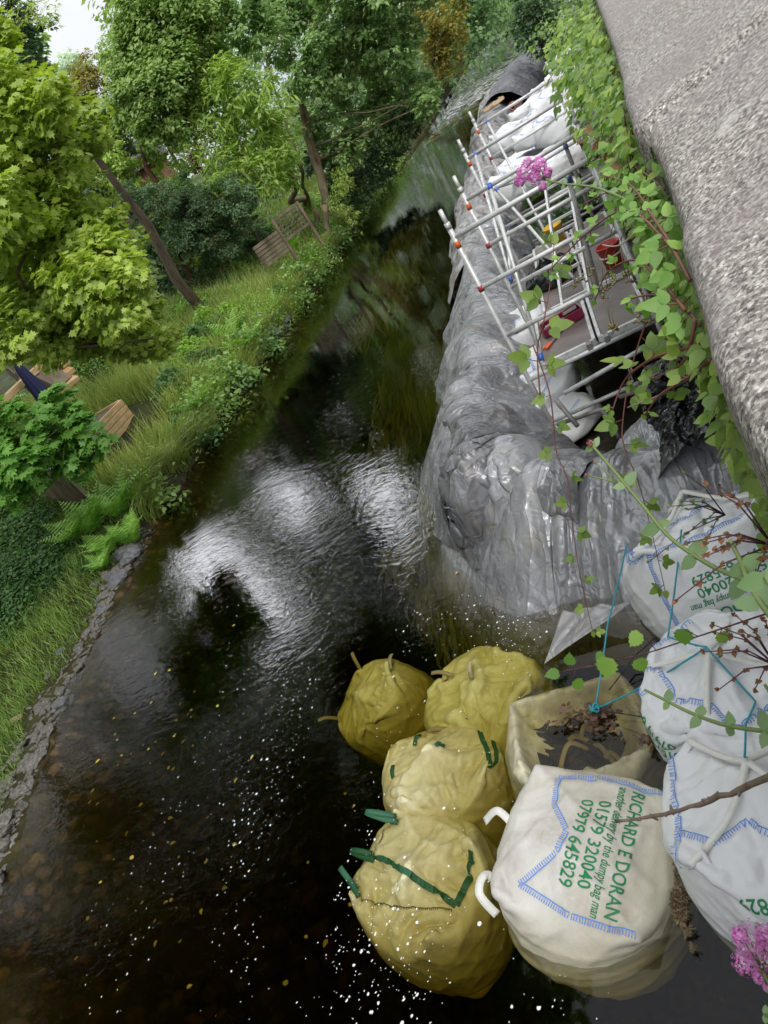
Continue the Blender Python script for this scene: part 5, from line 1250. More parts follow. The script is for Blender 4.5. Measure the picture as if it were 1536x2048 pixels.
# ------------------------------------------------------------------ grass, herbs and ground cover on the left bank
M_grass = leafmat("long_grass", (.06, .08, .02), (.115, .145, .035), (.19, .22, .07), (.30, .29, .12), trans=.3)
M_grassd = leafmat("short_grass", (.045, .075, .016), (.085, .135, .026), (.14, .20, .045), trans=.3)
M_fern = leafmat("fern_fronds", (.06, .12, .022), (.11, .20, .035), (.18, .28, .07), trans=.3, scale=2)
M_herb = leafmat("bank_herbs", (.05, .09, .025), (.10, .16, .045), (.16, .23, .075))
M_light = leafmat("fresh_shoots", (.07, .12, .025), (.13, .20, .04), (.20, .28, .07))
M_ivyb = leafmat("ivy_ground_cover", (.012, .035, .012), (.03, .065, .025), (.09, .14, .07))
M_bramb = leafmat("bramble_ground_cover", (.02, .05, .018), (.045, .09, .03), (.09, .15, .06))
def blades(P, hgt, wd, lean, spread=.35, seg=3):
    """curved tapering blades; lean = common droop direction (x,y)"""
    P = np.asarray(P, float); N = len(P)
    th = rng.uniform(0, 2 * np.pi, N); dx = np.cos(th) * spread + lean[0]; dy = np.sin(th) * spread + lean[1]
    h = hgt * rng.uniform(.5, 1.2, N); w_ = wd * rng.uniform(.7, 1.3, N)
    sx_, sy_ = -np.sin(th + rng.normal(size=N) * .6), np.cos(th + rng.normal(size=N) * .6)
    rows = []
    for i in range(seg + 1):
        t_ = i / seg; z = h * (t_ - .45 * t_ ** 2.5 * np.hypot(dx, dy)); o = h * t_ ** 1.7
        c = P + np.stack([dx * o, dy * o, z], 1); ww = w_ * (1 - t_ ** 1.5 * .92) * .5; s_ = np.stack([sx_ * ww, sy_ * ww, np.zeros(N)], 1)
        rows += [c - s_, c + s_]
    V = np.stack(rows, 1); k = 2 * (seg + 1)
    f = np.array([(2 * i, 2 * i + 1, 2 * i + 3, 2 * i + 2) for i in range(seg)])
    return V.reshape(-1, 3), (f[None] + (np.arange(N) * k)[:, None, None]).reshape(-1, 4)
def bank_pts(n, y0, y1, d0, d1, clump=0, sig=.15, keep=None):
    if clump:
        cy = rng.uniform(y0, y1, clump); cd = rng.uniform(d0, d1, clump); k = rng.integers(0, clump, n)
        y = cy[k] + rng.normal(size=n) * sig; d = cd[k] + rng.normal(size=n) * sig
    else: y = rng.uniform(y0, y1, n); d = rng.uniform(d0, d1, n)
    x = np.interp(y, SH_Y, SH_X) - d
    p = np.stack([x, y, terr(x, y) - .01], 1); g = (d > .03)
    if keep is not None: g &= keep(x, y, d)
    return p[g]
def multi(name, label, parts, m, cat="grass"):
    VV, FF, b = [], [], 0
    for V, F in parts: VV.append(V); FF.append(F + b); b += len(V)
    tag(npmesh(name, np.concatenate(VV), np.concatenate(FF), m, smooth=False), label, cat, kind='stuff')
_a1, _a2 = ground_at(268, 840), ground_at(165, 935); _b1, _b2 = ground_at(75, 1015), ground_at(215, 1040)
def away(x, y, a, b, r_):
    vx, vy = b.x - a.x, b.y - a.y; t_ = np.clip(((x - a.x) * vx + (y - a.y) * vy) / (vx * vx + vy * vy), 0, 1); return np.hypot(x - a.x - t_ * vx, y - a.y - t_ * vy) > r_
clear = lambda x, y, d: away(x, y, _a1, _a2, 1.0) & away(x, y, _b1, _b2, .9)
no_gravel = lambda x, y, d: (d > .42 + .25 * np.sin(y * 2.3) - np.clip((y - 6) * .12, 0, .6)) | (y > 11)
multi("grass", "long pale tufted grass arching over the far river bank", [
    blades(bank_pts(22000, 11.5, 24, .05, 4.5, 380, .18, clear), .75, .022, (.3, -.14)), blades(bank_pts(8000, 10.5, 40, .02, .35, 240, .12), .8, .03, (.75, -.1), .3),
    blades(bank_pts(16000, 20, 45, .05, 5, 300, .3), .8, .03, (.25, -.1)),
    blades(bank_pts(6000, 13.5, 18, 3.0, 9, 160, .25), .45, .016, (.15, -.1))], M_grass)
multi("grass", "short bright green grass on the low bank above the stones", [
    blades(bank_pts(52000, 2.5, 12.5, .35, 7, 0, 0, no_gravel), .17, .010, (.1, -.05), .6),
    blades(bank_pts(16000, 4, 12.5, .7, 5, 330, .14, no_gravel), .30, .010, (.15, -.05), .5),
    blades(bank_pts(16000, 11.5, 20, .1, 7, 0, 0, clear), .22, .013, (.1, -.05), .6)], M_grassd)
def cover(name, label, regs, m, size, shape='ovate', up=.55, cat="ground cover"):
    PP = []
    for px, py, rx, ry, n, hh in regs:      # patches: centre and half-extent on the real bank, found from two picture points
        if py == 0: py = float(np.interp(px, [230, 350, 420, 520, 600, 700], [860, 780, 700, 600, 520, 440])) + random.uniform(-75, 55)
        c = ground_at(px, py); s_ = mpp(c); x = c.x + rng.normal(size=n) * rx * s_ * .6; y = c.y + rng.normal(size=n) * ry * s_ * 1.0
        d = np.interp(y, SH_Y, SH_X) - x
        z = terr(x, y) + rng.uniform(0, 1, n) ** .7 * hh * (1 - .4 * np.hypot((x - c.x) / (rx * s_), (y - c.y) / (ry * s_ * 1.6)).clip(0, 1.5)) + .02
        g = d > -.12; PP.append(np.stack([x, y, z], 1)[g])
    P = np.concatenate(PP)
    tag(leaves(name, P, size, shape, m, None, up=up), label, cat, kind='stuff')
cover("bank_light_herbs", "pale green leafy clumps scattered over the grassy bank", [(random.uniform(330, 640), 0, 26, 16, 1100, random.uniform(.5, .95)) for _ in range(26)], M_light, .10)
cover("bank_dark_herbs", "dark green leafy clumps scattered over the grassy bank", [(random.uniform(340, 640), 0, 26, 16, 1000, random.uniform(.4, .9)) for _ in range(22)], M_bramb, .10)
cover("bank_herbs", "mixed leafy herbs and young shoots between the grass tufts", [(350, 700, 60, 60, 4000, .5), (430, 650, 50, 50, 3500, .5), (560, 520, 50, 50, 3500, .6), (600, 460, 50, 40, 3500, .7), (250, 700, 70, 40, 4000, .45), (700, 440, 40, 30, 2200, .9),
     (480, 600, 60, 40, 3500, .5), (380, 740, 40, 40, 2500, .3), (640, 430, 40, 30, 2600, .9), (400, 630, 60, 50, 3000, .7), (150, 740, 60, 30, 2500, .5), (590, 600, 30, 30, 1600, .3)], M_herb, .10)
for nm_, lb_, n_e, m_, sz_, sh_, f1, p1 in (("bank_edge_plants", "leafy plants drooping over the water in clumps along the bank edge", 6000, M_herb, .12, 'ovate', 1.3, 0), ("bank_edge_shoots", "fresh light green shoots hanging over the bank edge", 6000, M_light, .11, 'narrow', 1.9, 2), ("bank_edge_nettles", "dark nettles leaning over the bank edge", 4000, M_bramb, .10, 'ovate', .9, 4)):
    ye = rng.uniform(10.5, 46, n_e * 3); gt_ = np.sin(ye * f1 + p1) * np.sin(ye * f1 * .37 + 1) + .5 * np.sin(ye * f1 * 2.7) > rng.uniform(-.1, .6, n_e * 3); ye = ye[gt_][:n_e]; n_ = len(ye)
    xe = np.interp(ye, SH_Y, SH_X) - (rng.normal(size=n_) * .25 + .2)
    hh_ = .35 + .5 * np.abs(np.sin(ye * f1 * 1.3)); Pe = np.stack([xe + rng.uniform(0, .35, n_), ye, terr(xe, ye) + rng.uniform(.02, 1, n_) * hh_], 1)
    tag(leaves(nm_, Pe, sz_, sh_, m_, None, up=.4, droop=.8), lb_, "ground cover", kind='stuff')
cover("ivy_patch", "dark ivy trailing down the steep bank to the water", [(320, 900, 34, 26, 3600, .16), (345, 870, 30, 30, 2500, .2), (300, 940, 35, 25, 2500, .2), (190, 1130, 26, 14, 900, .12), (420, 800, 30, 20, 1500, .25), (380, 840, 30, 22, 1800, .25)], M_ivyb, .055, 'ivy')
cover("bramble_patch", "dark brambles and nettles in the shade at the left edge", [(50, 1075, 60, 40, 4000, .3), (50, 1150, 80, 50, 4500, .35), (20, 1010, 60, 40, 3000, .6), (110, 1110, 40, 30, 1500, .3), (0, 1240, 60, 50, 2500, .3), (0, 960, 50, 40, 2500, .6)], M_bramb, .08)
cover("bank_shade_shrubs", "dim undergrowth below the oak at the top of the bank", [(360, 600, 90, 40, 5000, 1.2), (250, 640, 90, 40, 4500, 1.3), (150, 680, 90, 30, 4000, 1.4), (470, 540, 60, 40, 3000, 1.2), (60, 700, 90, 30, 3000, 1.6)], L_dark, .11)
# overhanging edge: dark earth bank under the grass
ebp = []
# ------------------------------------------------------------------ ferns
def fern_mesh(nf, L, seed):
    rg = np.random.default_rng(seed); V, F = [], []; b = 0
    for f_ in range(nf):
        a = 2 * np.pi * f_ / nf + rg.normal() * .25; l = L * rg.uniform(.7, 1.1); bend = rg.uniform(.9, 1.5); n_ = 16
        t_ = np.linspace(0, 1, n_); el = R(72) - bend * t_; dr = np.cumsum(np.cos(el)) / n_ * l; dz = np.cumsum(np.sin(el)) / n_ * l
        c = np.stack([dr * np.cos(a), dr * np.sin(a), dz], 1); side = np.array([-np.sin(a), np.cos(a), 0]); fw = np.gradient(c, axis=0); fw /= np.linalg.norm(fw, axis=1)[:, None]
        for i in range(1, n_):
            w_ = .24 * l * np.sin(np.pi * min(1, (t_[i] * .93 + .1))) ** .8 * (1.05 - t_[i]) * 1.5; d = .06 * l
            for s_ in (-1, 1):
                o = c[i]; e = o + side * s_ * w_ + fw[i] * w_ * .35 - np.array([0, 0, w_ * .22])
                V += [o - fw[i] * d * .28, o + fw[i] * d * .28, e * .45 + o * .55 + fw[i] * d * .35, e, e * .45 + o * .55 - fw[i] * d * .32]; F.append((b, b + 1, b + 2, b + 3, b + 4)); b += 5
    return np.array(V), np.array(F)
fm = {}
for k in range(3):
    V, F = fern_mesh(12 + k, 1.05, 50 + k); me_o = npmesh("fern", V, F, M_fern, smooth=False); fm[k] = me_o.data; bpy.data.objects.remove(me_o)
FN = [(205, 1060, 1.15, "large bright fern below the picket fence"), (250, 1030, 1.1, "fern hanging over the water right of the picket fence"), (225, 1110, .8, "small fern at the stones below the picket fence"), (165, 1080, .9, "fern left of the large bright fern"),
      (270, 1090, .8, "low fern by the grey rocks"), (215, 1135, .55, "tiny pale fern with one long frond"), (600, 520, 1.5, "broad dark fern under the cut stumps"), (570, 500, 1.2, "fern behind the broad dark fern"), (625, 545, 1.3, "fern drooping into the river near the stumps"),
      (480, 680, 1.2, "fern on the bank edge left of the grey river rocks"), (500, 710, 1.1, "fern just above the river, midway along the bank"), (440, 700, 1.1, "fern in the tufted grass midway along the bank"), (700, 425, 1.6, "pale fern on the far point of the bank"), (680, 400, 1.5, "fern beside the tall ash trunk"),
      (410, 830, 1.0, "fern arching over the rusty pipes"), (440, 800, .9, "small fern beside the rusty pipes"), (370, 650, 1.1, "fern below the bare reddish trunk"), (300, 1000, .9, "fern at the water below the ivy"), (560, 640, 1.1, "fern right above the grey river rocks"),
      (540, 480, 1.4, "fern under the trellis"), (470, 760, .9, "fern overhanging the dark water by the pipes"), (660, 480, 1.3, "fern at the foot of the stump trunk")]
for i, (px, py, s_, lb) in enumerate(FN):
    g_ = ground_at(px, py)
    xs_ = float(np.interp(g_.y, SH_Y, SH_X)); 
    if g_.x > xs_ - .15: g_.x = xs_ - .18; g_.z = float(terr(g_.x, g_.y))
    o = bpy.data.objects.new("fern", fm[i % 3]); COL.objects.link(o); o.location = g_; o.rotation_euler = (0, R(8), random.uniform(0, 6)); o.scale = (s_,) * 3
    tag(o, lb, "fern", "ferns on the left bank")
# small white flowered herb heads
fl = []
for px, py, n_ in ((560, 555, 60), (585, 575, 40), (620, 590, 15), (455, 650, 6), (500, 640, 8), (170, 735, 30), (200, 730, 20)):
    for _ in range(n_):
        g_ = ground_at(px + random.gauss(0, 16), py + random.gauss(0, 14)); fl.append((g_.x, g_.y, g_.z + random.uniform(.35, .6)))
tag(leaves("white_flowers", np.array(fl), .05, 'diamond', flat("white_petals", (.75, .76, .72)), None, up=.9), "tiny white flower heads scattered in the bank herbs", "flowers", kind='stuff')

# ------------------------------------------------------------------ stones
M_rock = simple("grey_shore_stone", [(.3, (.07, .065, .055)), (.5, (.15, .14, .12)), (.7, (.27, .25, .22))], 4, .85, bs=.5, bd=.02)
M_rockw = simple("wet_dark_stone", [(.3, (.06, .06, .065)), (.6, (.17, .17, .18))], 4, .5, bs=.5, bd=.02)
def rock_mesh(seed, flat_=.45):
    rg = np.random.default_rng(seed); bm = bmesh.new(); bmesh.ops.create_icosphere(bm, subdivisions=2, radius=1)
    pl = [(Vector(rg.normal(size=3)).normalized(), rg.uniform(.55, .85)) for _ in range(9)]
    for v in bm.verts:
        for n_, d in pl:
            k = v.co.dot(n_) - d
            if k > 0: v.co -= n_ * k
        v.co = Vector((v.co.x * 1.15, v.co.y * .8, v.co.z * flat_)) + Vector(rg.normal(size=3)) * .02
    me = bpy.data.meshes.new("rock"); bm.to_mesh(me); bm.free(); return me
RM = [rock_mesh(60 + i, .3 + .06 * (i % 4)) for i in range(8)]
for me in RM: me.materials.append(M_rock)
RMw = [rock_mesh(80 + i, .5) for i in range(4)]
for me in RMw: me.materials.append(M_rockw)
def rock(p, s_, label, grp, me):
    o = bpy.data.objects.new("rock", me); COL.objects.link(o); o.location = p; o.scale = (s_,) * 3; o.rotation_euler = (random.gauss(0, .2), random.gauss(0, .2), random.uniform(0, 6)); tag(o, label, "rock", grp)
k = 0
while k < 150:
    y = 2.4 + 7.2 * random.random() ** 1.6; d = abs(random.gauss(0, .5 - .035 * y)) + .02
    if d > 1.4: continue
    x = float(np.interp(y, SH_Y, SH_X)) - d
    rock((x, y, float(terr(x, y)) + .01), random.uniform(.05, .15) * (1.25 if y < 5.5 else .9), "flat grey stone lying on the stony river margin", "stones on the river margin", RM[k % 8]); k += 1
peb = []
for _ in range(1500):
    y = 2.4 + 8 * random.random() ** 1.5; d = abs(random.gauss(0, .42 - .02 * y)) + .01; x = float(np.interp(y, SH_Y, SH_X)) - d; peb.append((x, y, float(terr(x, y))))
PB = np.array(peb); V, F, b = [], [], 0
rt = np.array([v.co[:] for v in RM[0].vertices]); rf = np.array([p.vertices[:] for p in RM[0].polygons])
for p in PB:
    a = random.uniform(0, 6); s_ = random.uniform(.015, .05); c_, q_ = math.cos(a), math.sin(a)
    V.append(np.stack([rt[:, 0] * c_ - rt[:, 1] * q_, rt[:, 0] * q_ + rt[:, 1] * c_, rt[:, 2]], 1) * s_ + p); F.append(rf + b); b += len(rt)
tag(npmesh("pebbles", np.concatenate(V), np.concatenate(F), M_rock, smooth=False), "loose grey pebbles between the flat stones", "pebbles", kind='stuff')
tan_m = rock_mesh(99, .5); tan_m.materials.append(simple("tan_stone", [(.3, (.36, .26, .16)), (.7, (.52, .42, .3))], 4, .9))
rock(ground_at(33, 1440), .16, "lone tan stone on the bright grass", None, tan_m)
for i, (px, py, s_) in enumerate(((262, 1110, .32), (250, 1125, .2), (232, 1165, .24), (225, 1155, .2), (203, 1222, .16), (190, 1250, .14), (245, 1108, .25), (125, 1305, .14), (118, 1410, .18))):
    g_ = ground_at(px, py); rock(g_, s_, "rounded wet grey rock at the water's edge below the ferns", "wet rocks below the ferns", RMw[i % 4])
for i, (px, py, s_) in enumerate(((545, 672, .45), (562, 655, .4), (535, 690, .42), (575, 645, .35), (550, 688, .3))):
    g_ = ground_at(px, py); rock(g_ + Vector((-.1, 0, .1)), s_, "dark grey rock of the pile under the overhanging grass", "rock pile at the water midway along the bank", RMw[i % 4])
for i, (px, py, s_) in enumerate(((862, 222, .9), (872, 212, .7), (855, 232, .6), (880, 205, .5), (906, 185, .7), (925, 165, .6))):
    g_ = at(px, py, .1); rock(g_, s_, "pale boulder at the edge of the far rapids", "boulders by the rapids", RM[i % 8])

# rapids: white broken water over the shallow far reach
def rapid():
    m, n, b = _new("white_water"); g = geo(n); mp = n.nodes.new('ShaderNodeMapping'); mp.inputs['Scale'].default_value = (.6, .8, 1); n.links.new(g.outputs['Position'], mp.inputs['Vector'])
    t = noise(n, 3.2, 6, mp.outputs[0], .65, 1.0); r = ramp(n, [(.46, (.010, .012, .006)), (.51, (.14, .14, .12)), (.57, (.85, .85, .85))], t.outputs[0])
    n.links.new(r.outputs[0], b.inputs['Base Color']); b.inputs['Roughness'].default_value = .15; bump(n, b, t.outputs[0], .7, .2)
    return m
yy = np.linspace(46, 118, 240); uu = np.linspace(0, 1, 60); Yg, Ug = np.meshgrid(yy, uu, indexing='ij')
xl = np.interp(Yg, SH_Y, SH_X) + np.interp(Yg, [46, 60, 70, 118], [1.2, 1.2, 1.0, .6]); xr = np.interp(Yg, [46, 60, 80, 118], [-2.2, 3.0, 4.0, 9.0])
Xg = xl + (xr - xl) * Ug; Zg = .03 + .05 * np.clip(fbm(Xg * 2, Yg * .5, 2.0, 5), -.6, 1) + np.clip((Yg - 60) / 60, 0, 1) * .35 - .12 * (1 - np.clip((Yg - 46) / 8, 0, 1))
tag(npmesh("rapids", np.stack([Xg, Yg, Zg], -1), gridfaces(np.arange(240 * 60).reshape(240, 60)), rapid()), "white broken water of the far rapids", "rapids", kind='structure')
# river weed: long streaming fronds under the surface along the tarpaulins
M_weed = leafmat("river_weed", (.03, .035, .006), (.07, .075, .012), (.12, .12, .02), trans=.15, gain=1.2)
parts = []
def weed(n, fx, y0, y1, L, z0, z1, w_):
    y = rng.uniform(y0, y1, n); x = fx(y) + rng.normal(size=n) * .0 + rng.uniform(-1, 1, n) * w_(y); z = rng.uniform(z0, z1, n)
    rows = []; l = L * rng.uniform(.4, 1.2, n); ph = rng.uniform(0, 6, n); ww = rng.uniform(.012, .03, n)
    for i in range(6):
        t_ = i / 5; c = np.stack([x + .10 * np.sin(ph + t_ * 4) * t_ * l + .12 * t_ * l, y - t_ * l, z + .03 * np.sin(ph * 2 + 5 * t_)], 1); h = ww * np.sin(np.pi * (.15 + .83 * t_)); s_ = np.zeros((n, 3)); s_[:, 0] = h
        rows += [c - s_, c + s_]
    V = np.stack(rows, 1); f = np.array([(2 * i, 2 * i + 1, 2 * i + 3, 2 * i + 2) for i in range(5)])
    return V.reshape(-1, 3), (f[None] + (np.arange(n) * 12)[:, None, None]).reshape(-1, 4)
parts.append(weed(7000, lambda y: np.interp(y, [6, 9, 14, 20, 40], [-3.4, -3.7, -3.9, -4.2, -4.6]), 10.5, 40, 1.6, -.75, -.30, lambda y: np.interp(y, [6, 12, 25, 40], [.3, .7, 1.0, 1.2])))
parts.append(weed(1500, lambda y: np.interp(y, [4.6, 5.5, 6.5, 7.4], [-1.9, -2.5, -3.0, -3.5]), 4.9, 7.4, .6, -.75, -.36, lambda y: .30 + 0 * y))
parts.append(weed(1600, lambda y: -5.0 + 0 * y, 17, 26, 2.2, -.35, -.10, lambda y: .8 + 0 * y))
multi("river_weed", "yellow green weed streaming under the water beside the tarpaulins", parts, M_weed, "water weed")

# floating and sunken leaves
M_lf = leafmat("fallen_leaves", (.30, .18, .03), (.45, .36, .06), (.50, .48, .12), trans=.1, gain=1.2)
Lp = []
for px, py, n_, sx_, sy_ in ((240, 1560, 34, 90, 130), (320, 1420, 14, 70, 80), (200, 1780, 14, 90, 80), (440, 1330, 5, 60, 60), (620, 1750, 10, 120, 120), (980, 1200, 6, 50, 40)):
    for _ in range(n_):
        p = at(px + random.gauss(0, sx_), py + random.gauss(0, sy_)); 
        if p.x > float(np.interp(p.y, SH_Y, SH_X)) + .3: Lp.append((p.x, p.y, .008 if random.random() < .2 else max(-.5, float(terr(p.x, p.y))) * random.uniform(.4, 1) - .02))
tag(leaves("fallen_leaves", np.array(Lp), .05, 'ovate', M_lf, None, up=.93), "scattered yellow fallen leaves in and on the river", "leaves", kind='stuff')
M_dl = leafmat("dead_brown_leaves", (.05, .025, .012), (.11, .055, .03), (.19, .11, .065), trans=.1, gain=1)
Lp = []
for px, py, n_, s_ in ((1165, 1425, 34, 22), (1130, 1440, 14, 18), (1210, 1420, 12, 14), (1300, 1478, 22, 16), (1200, 1450, 30, 26), (1290, 1640, 16, 16), (1275, 1610, 16, 14)):
    for _ in range(n_): p = at(px + random.gauss(0, s_), py + random.gauss(0, s_ * .5), .05); Lp.append((p.x, p.y, .02 + random.uniform(0, .05)))
tag(leaves("dead_leaves", np.array(Lp), .045, 'ovate', M_dl, None, up=.5), "curled brown dead leaves caught round the ropes in the open bag", "leaves", kind='stuff')
# debris raft between the printed bag and the nearest white bag
dl = []
poly = [(1300, 1675, 32), (1325, 1720, 42), (1310, 1765, 34), (1345, 1790, 28), (1360, 1830, 16), (1375, 1860, 9), (1385, 1895, 6), (1290, 1740, 20)]
for px, py, r_ in poly:
    for _ in range(int(r_ * r_ * .9)):
        a = random.uniform(0, 6.28); q = r_ * math.sqrt(random.random()); p = at(px + q * math.cos(a), py + q * math.sin(a), .03); dl.append((p.x, p.y, .012 + random.uniform(0, .055) * (1 - q / r_ * .7)))
M_raft = leafmat("rotting_flotsam", (.05, .03, .015), (.13, .09, .045), (.26, .21, .10), (.42, .30, .20), trans=.0, scale=14, gain=1.3)
tag(leaves("flotsam_raft", np.array(dl), .026, 'narrow', M_raft, None, up=.35), "raft of rotting twigs and leaf litter floating against the printed bag", "flotsam", kind='stuff')
def twig(name, label, pts, r0, r1, m=None, cat="twig", side=0, group=None):
    mb = MB(); n_ = len(pts); P = []
    for i in range(n_ - 1):
        a, b = Vector(pts[i]), Vector(pts[i + 1])
        for k_ in range(4): P.append(a.lerp(b, k_ / 4) + Vector((random.gauss(0, 1), random.gauss(0, 1), random.gauss(0, 1))) * (b - a).length * .012)
    P.append(Vector(pts[-1])); kk = len(P)
    mb.tube(P, [r0 + (r1 - r0) * i / (kk - 1) + (r0 * .35 * random.random() if side else 0) for i in range(kk)], 8)
    for _ in range(side):
        i = random.randint(2, kk - 3); d = Vector((random.gauss(0, 1), random.gauss(0, 1), random.gauss(0, 1))).normalized(); L = r0 * random.uniform(.8, 2.2)
        mb.tube([P[i], P[i] + d * L, P[i] + d * L * 1.4], [r0 * .7, r0 * .6, r0 * .35], 6)
    o = mb.build(name, m or M_twig, None, True); tag(o, label, cat, group); return o
twig("twig", "thin dark twig rising from the water beside the open bag", [at(1250, 1415, .03), at(1330, 1440, .05), at(1400, 1455, .04)], .004, .002)
twig("twig", "short bent twig with dead leaves near the open bag", [at(1265, 1470, .02), at(1320, 1482, .05), at(1372, 1502, .03)], .004, .002)

# ------------------------------------------------------------------ timber and iron on the left bank
M_deck = simple("new_yellow_softwood", [(.3, (.42, .27, .11)), (.5, (.55, .37, .17)), (.7, (.64, .46, .24))], 3, .7, bs=.25, bd=.01, stretch=(1, 1, 3))
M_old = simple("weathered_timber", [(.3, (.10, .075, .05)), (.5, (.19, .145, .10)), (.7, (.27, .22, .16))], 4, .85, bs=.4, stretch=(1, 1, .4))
def px_quadframe(tl, tr, D0_, D1_):
    return atD(*tl, D0_), atD(*tr, D1_)
# raised sleeper bed: four boards of its long face show
lo = ground_at(266, 838); Dp = math.hypot(lo.x, lo.y); Pa = atD(242, 798, Dp + .1); Pb = at(150, 892, Pa.z)
t = thing("sleeper_bed", "raised bed wall of four new yellow sleepers, half hidden by young sycamore leaves", "planter", Pa)
d_ = (Pb - Pa); d_.z = 0; d_.normalize(); nn_ = Vector((-d_.y, d_.x, 0)); nn_ = nn_ if nn_.x < 0 else -nn_
Ls = (Pb - Pa).length; hb = .15
for i in range(4):
    mb = MB(); c = Pa + d_ * Ls / 2 + nn_ * .05 + Vector((0, 0, -hb / 2 - hb * i)); mb.obox(c, d_ * Ls / 2, nn_ * .05, Vector((0, 0, hb / 2 - .006))); mb.build("sleeper", M_deck, t, bevel=.008)
mb = MB(); c = Pa + nn_ * .75 - d_ * .04 + Vector((0, 0, -hb * 2)); mb.obox(c, nn_ * .64, d_ * .035, Vector((0, 0, hb * 2))); mb.build("end_boards", M_deck, t, bevel=.008)
mb = MB(); c = Pa + d_ * Ls / 2 + nn_ * .7 + Vector((0, 0, -hb * 2.4)); mb.obox(c, d_ * (Ls / 2 - .02), nn_ * .58, Vector((0, 0, hb * 2))); mb.build("soil_fill", M_wall, t)
# deck with beams
t = thing("timber_deck", "new timber deck and retaining beams at the left edge beneath the sycamore", "deck", atD(60, 780, 16))
def beam(a, b, w_, h_, par, nm, m=M_deck): mb = MB(); mb.bar(a, b, w_, h_); mb.build(nm, m, par, bevel=.008)
a, b = atD(112, 702, 17.5), atD(-20, 792, 15.5); b.z = a.z - .1; beam(a, b, .22, .12, t, "top_beam")
beam(atD(95, 735, 17.4), atD(55, 765, 16.9), .9, .05, t, "deck_boards")
a = atD(88, 722, 17.3); 
for i in range(3):
    p = atD(100 + i * 9, 732 + i * 17, 17.2 - i * .25); q = p + Vector((.42, -.3, -.12)); beam(p, q, .5, .10, t, "step_board")
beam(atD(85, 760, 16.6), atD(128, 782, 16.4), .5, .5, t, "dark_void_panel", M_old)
for px, py in ((70, 850), (98, 868)):
    beam(atD(px, py, 14.4), atD(px + 26, py + 26, 14.2), .10, .12, t, "lower_beam")
mb = MB(); p0, p1 = atD(0, 722, 17.8), atD(34, 752, 17.2)
for i in range(4): q0 = p0 + Vector((0, 0, -.16 * i)); q1 = p1 + Vector((0, 0, -.16 * i)); mb.bar(q0 - (q1 - q0) * 1.5, q1, .03, .145)
mb.build("back_panel", M_old, t)
# closed navy parasol
pb, ptp = atD(95, 800, 15.9), atD(26, 722, 15.9)
axis = Vector((0, 0, 1)); base = Vector((ptp.x + .25, ptp.y, ptp.z)); ax = (Vector((pb.x, pb.y, pb.z)) - Vector(ptp)); 
t = thing("parasol", "closed navy blue parasol beside the timber deck", "parasol", pb)
mb = MB(); n_ = 24; prof = [(0, .02), (.08, .05), (.25, .085), (.5, .11), (.8, .14), (1.0, .17)]
ax_ = ax.normalized(); ux = ax_.cross(Vector((0, 1, 0))).normalized(); uy = ux.cross(ax_); Lx = ax.length
vs = [ptp + ax_ * (q * Lx) + (ux * math.cos(2 * PI * j / n_) + uy * math.sin(2 * PI * j / n_)) * r_ * (1.15 if j % 3 == 0 else .75 if j % 3 == 1 else .95) for q, r_ in prof for j in range(n_)]
mb.add(vs, [(i * n_ + j, i * n_ + (j + 1) % n_, (i + 1) * n_ + (j + 1) % n_, (i + 1) * n_ + j) for i in range(len(prof) - 1) for j in range(n_)]); mb.build("folded_canopy", flat("navy_canvas", (.012, .016, .07), .7), t, True)
mb = MB(); mb.tube([ptp - ax_ * .06, pb + ax_ * .8], .022, 8); mb.build("pole", M_old, t, True)
# terracotta star ornament
t = thing("star_ornament", "terracotta coloured star shaped ornament above the deck beam", "ornament", atD(62, 710, 17.0)); mb = MB(); c = atD(62, 710, 17.0); s5 = []
for i in range(10): a = PI * i / 5 + .4; r_ = .16 if i % 2 == 0 else .065; s5.append(c + _X * math.cos(a) * r_ + _Y * math.sin(a) * r_)
vs = s5 + [p + _fw * .03 for p in s5]; mb.add(vs, [tuple(range(10))[::-1], tuple(range(10, 20))] + [(i, (i + 1) % 10, 10 + (i + 1) % 10, 10 + i) for i in range(10)])
mb.build("star_body", flat("terracotta_star", (.50, .22, .12), .7), t)
mb = MB(); mb.tube([c + Vector((0, 0, -.1)), c + Vector((.02, 0, -.9))], .01, 6); mb.build("stake", M_old, t, True)
# picket fence
fa, fb = ground_at(75, 1000), ground_at(205, 1022)
fa_top = atD(75, 975, math.hypot(fa.x, fa.y)).z
t = thing("picket_fence", "small weathered picket fence sloping down towards the water", "fence", fa)
dv = (fb - fa); n_ = 22; Hf = .95
for i in range(n_):
    p = fa + dv * (i / (n_ - 1)); mb = MB(); s_ = dv.normalized(); up_ = Vector((-.10, .02, 1)).normalized()
    q = p + up_ * (Hf + .03 * random.random()); mb.bar(p, q, .075, .018, up=s_.cross(up_)); mb.build("picket", M_old, t)
for h_ in (.25, .75):
    mb = MB(); off = s_.cross(up_) * -.02; mb.bar(fa + up_ * h_ + off, fb + up_ * h_ + off, .02, .07); mb.build("rail", M_old, t)
for i in (0, 1):
    p = fa if i == 0 else fb; mb = MB(); mb.bar(p, p + up_ * 1.05, .08, .08, up=s_); mb.build("post", M_old, t)
# dark slate at the foot of the fence
g_ = ground_at(126, 1040); mb = MB(); mb.obox(g_ + Vector((0, 0, .06)), (.17, .03, .02), (-.03, .13, .03), (0, 0, .012)); t = mb.build("slate", flat("dark_slate", (.03, .035, .045), .5), None, bevel=.004); tag(t, "dark slate slab lying at the foot of the picket fence", "slate")
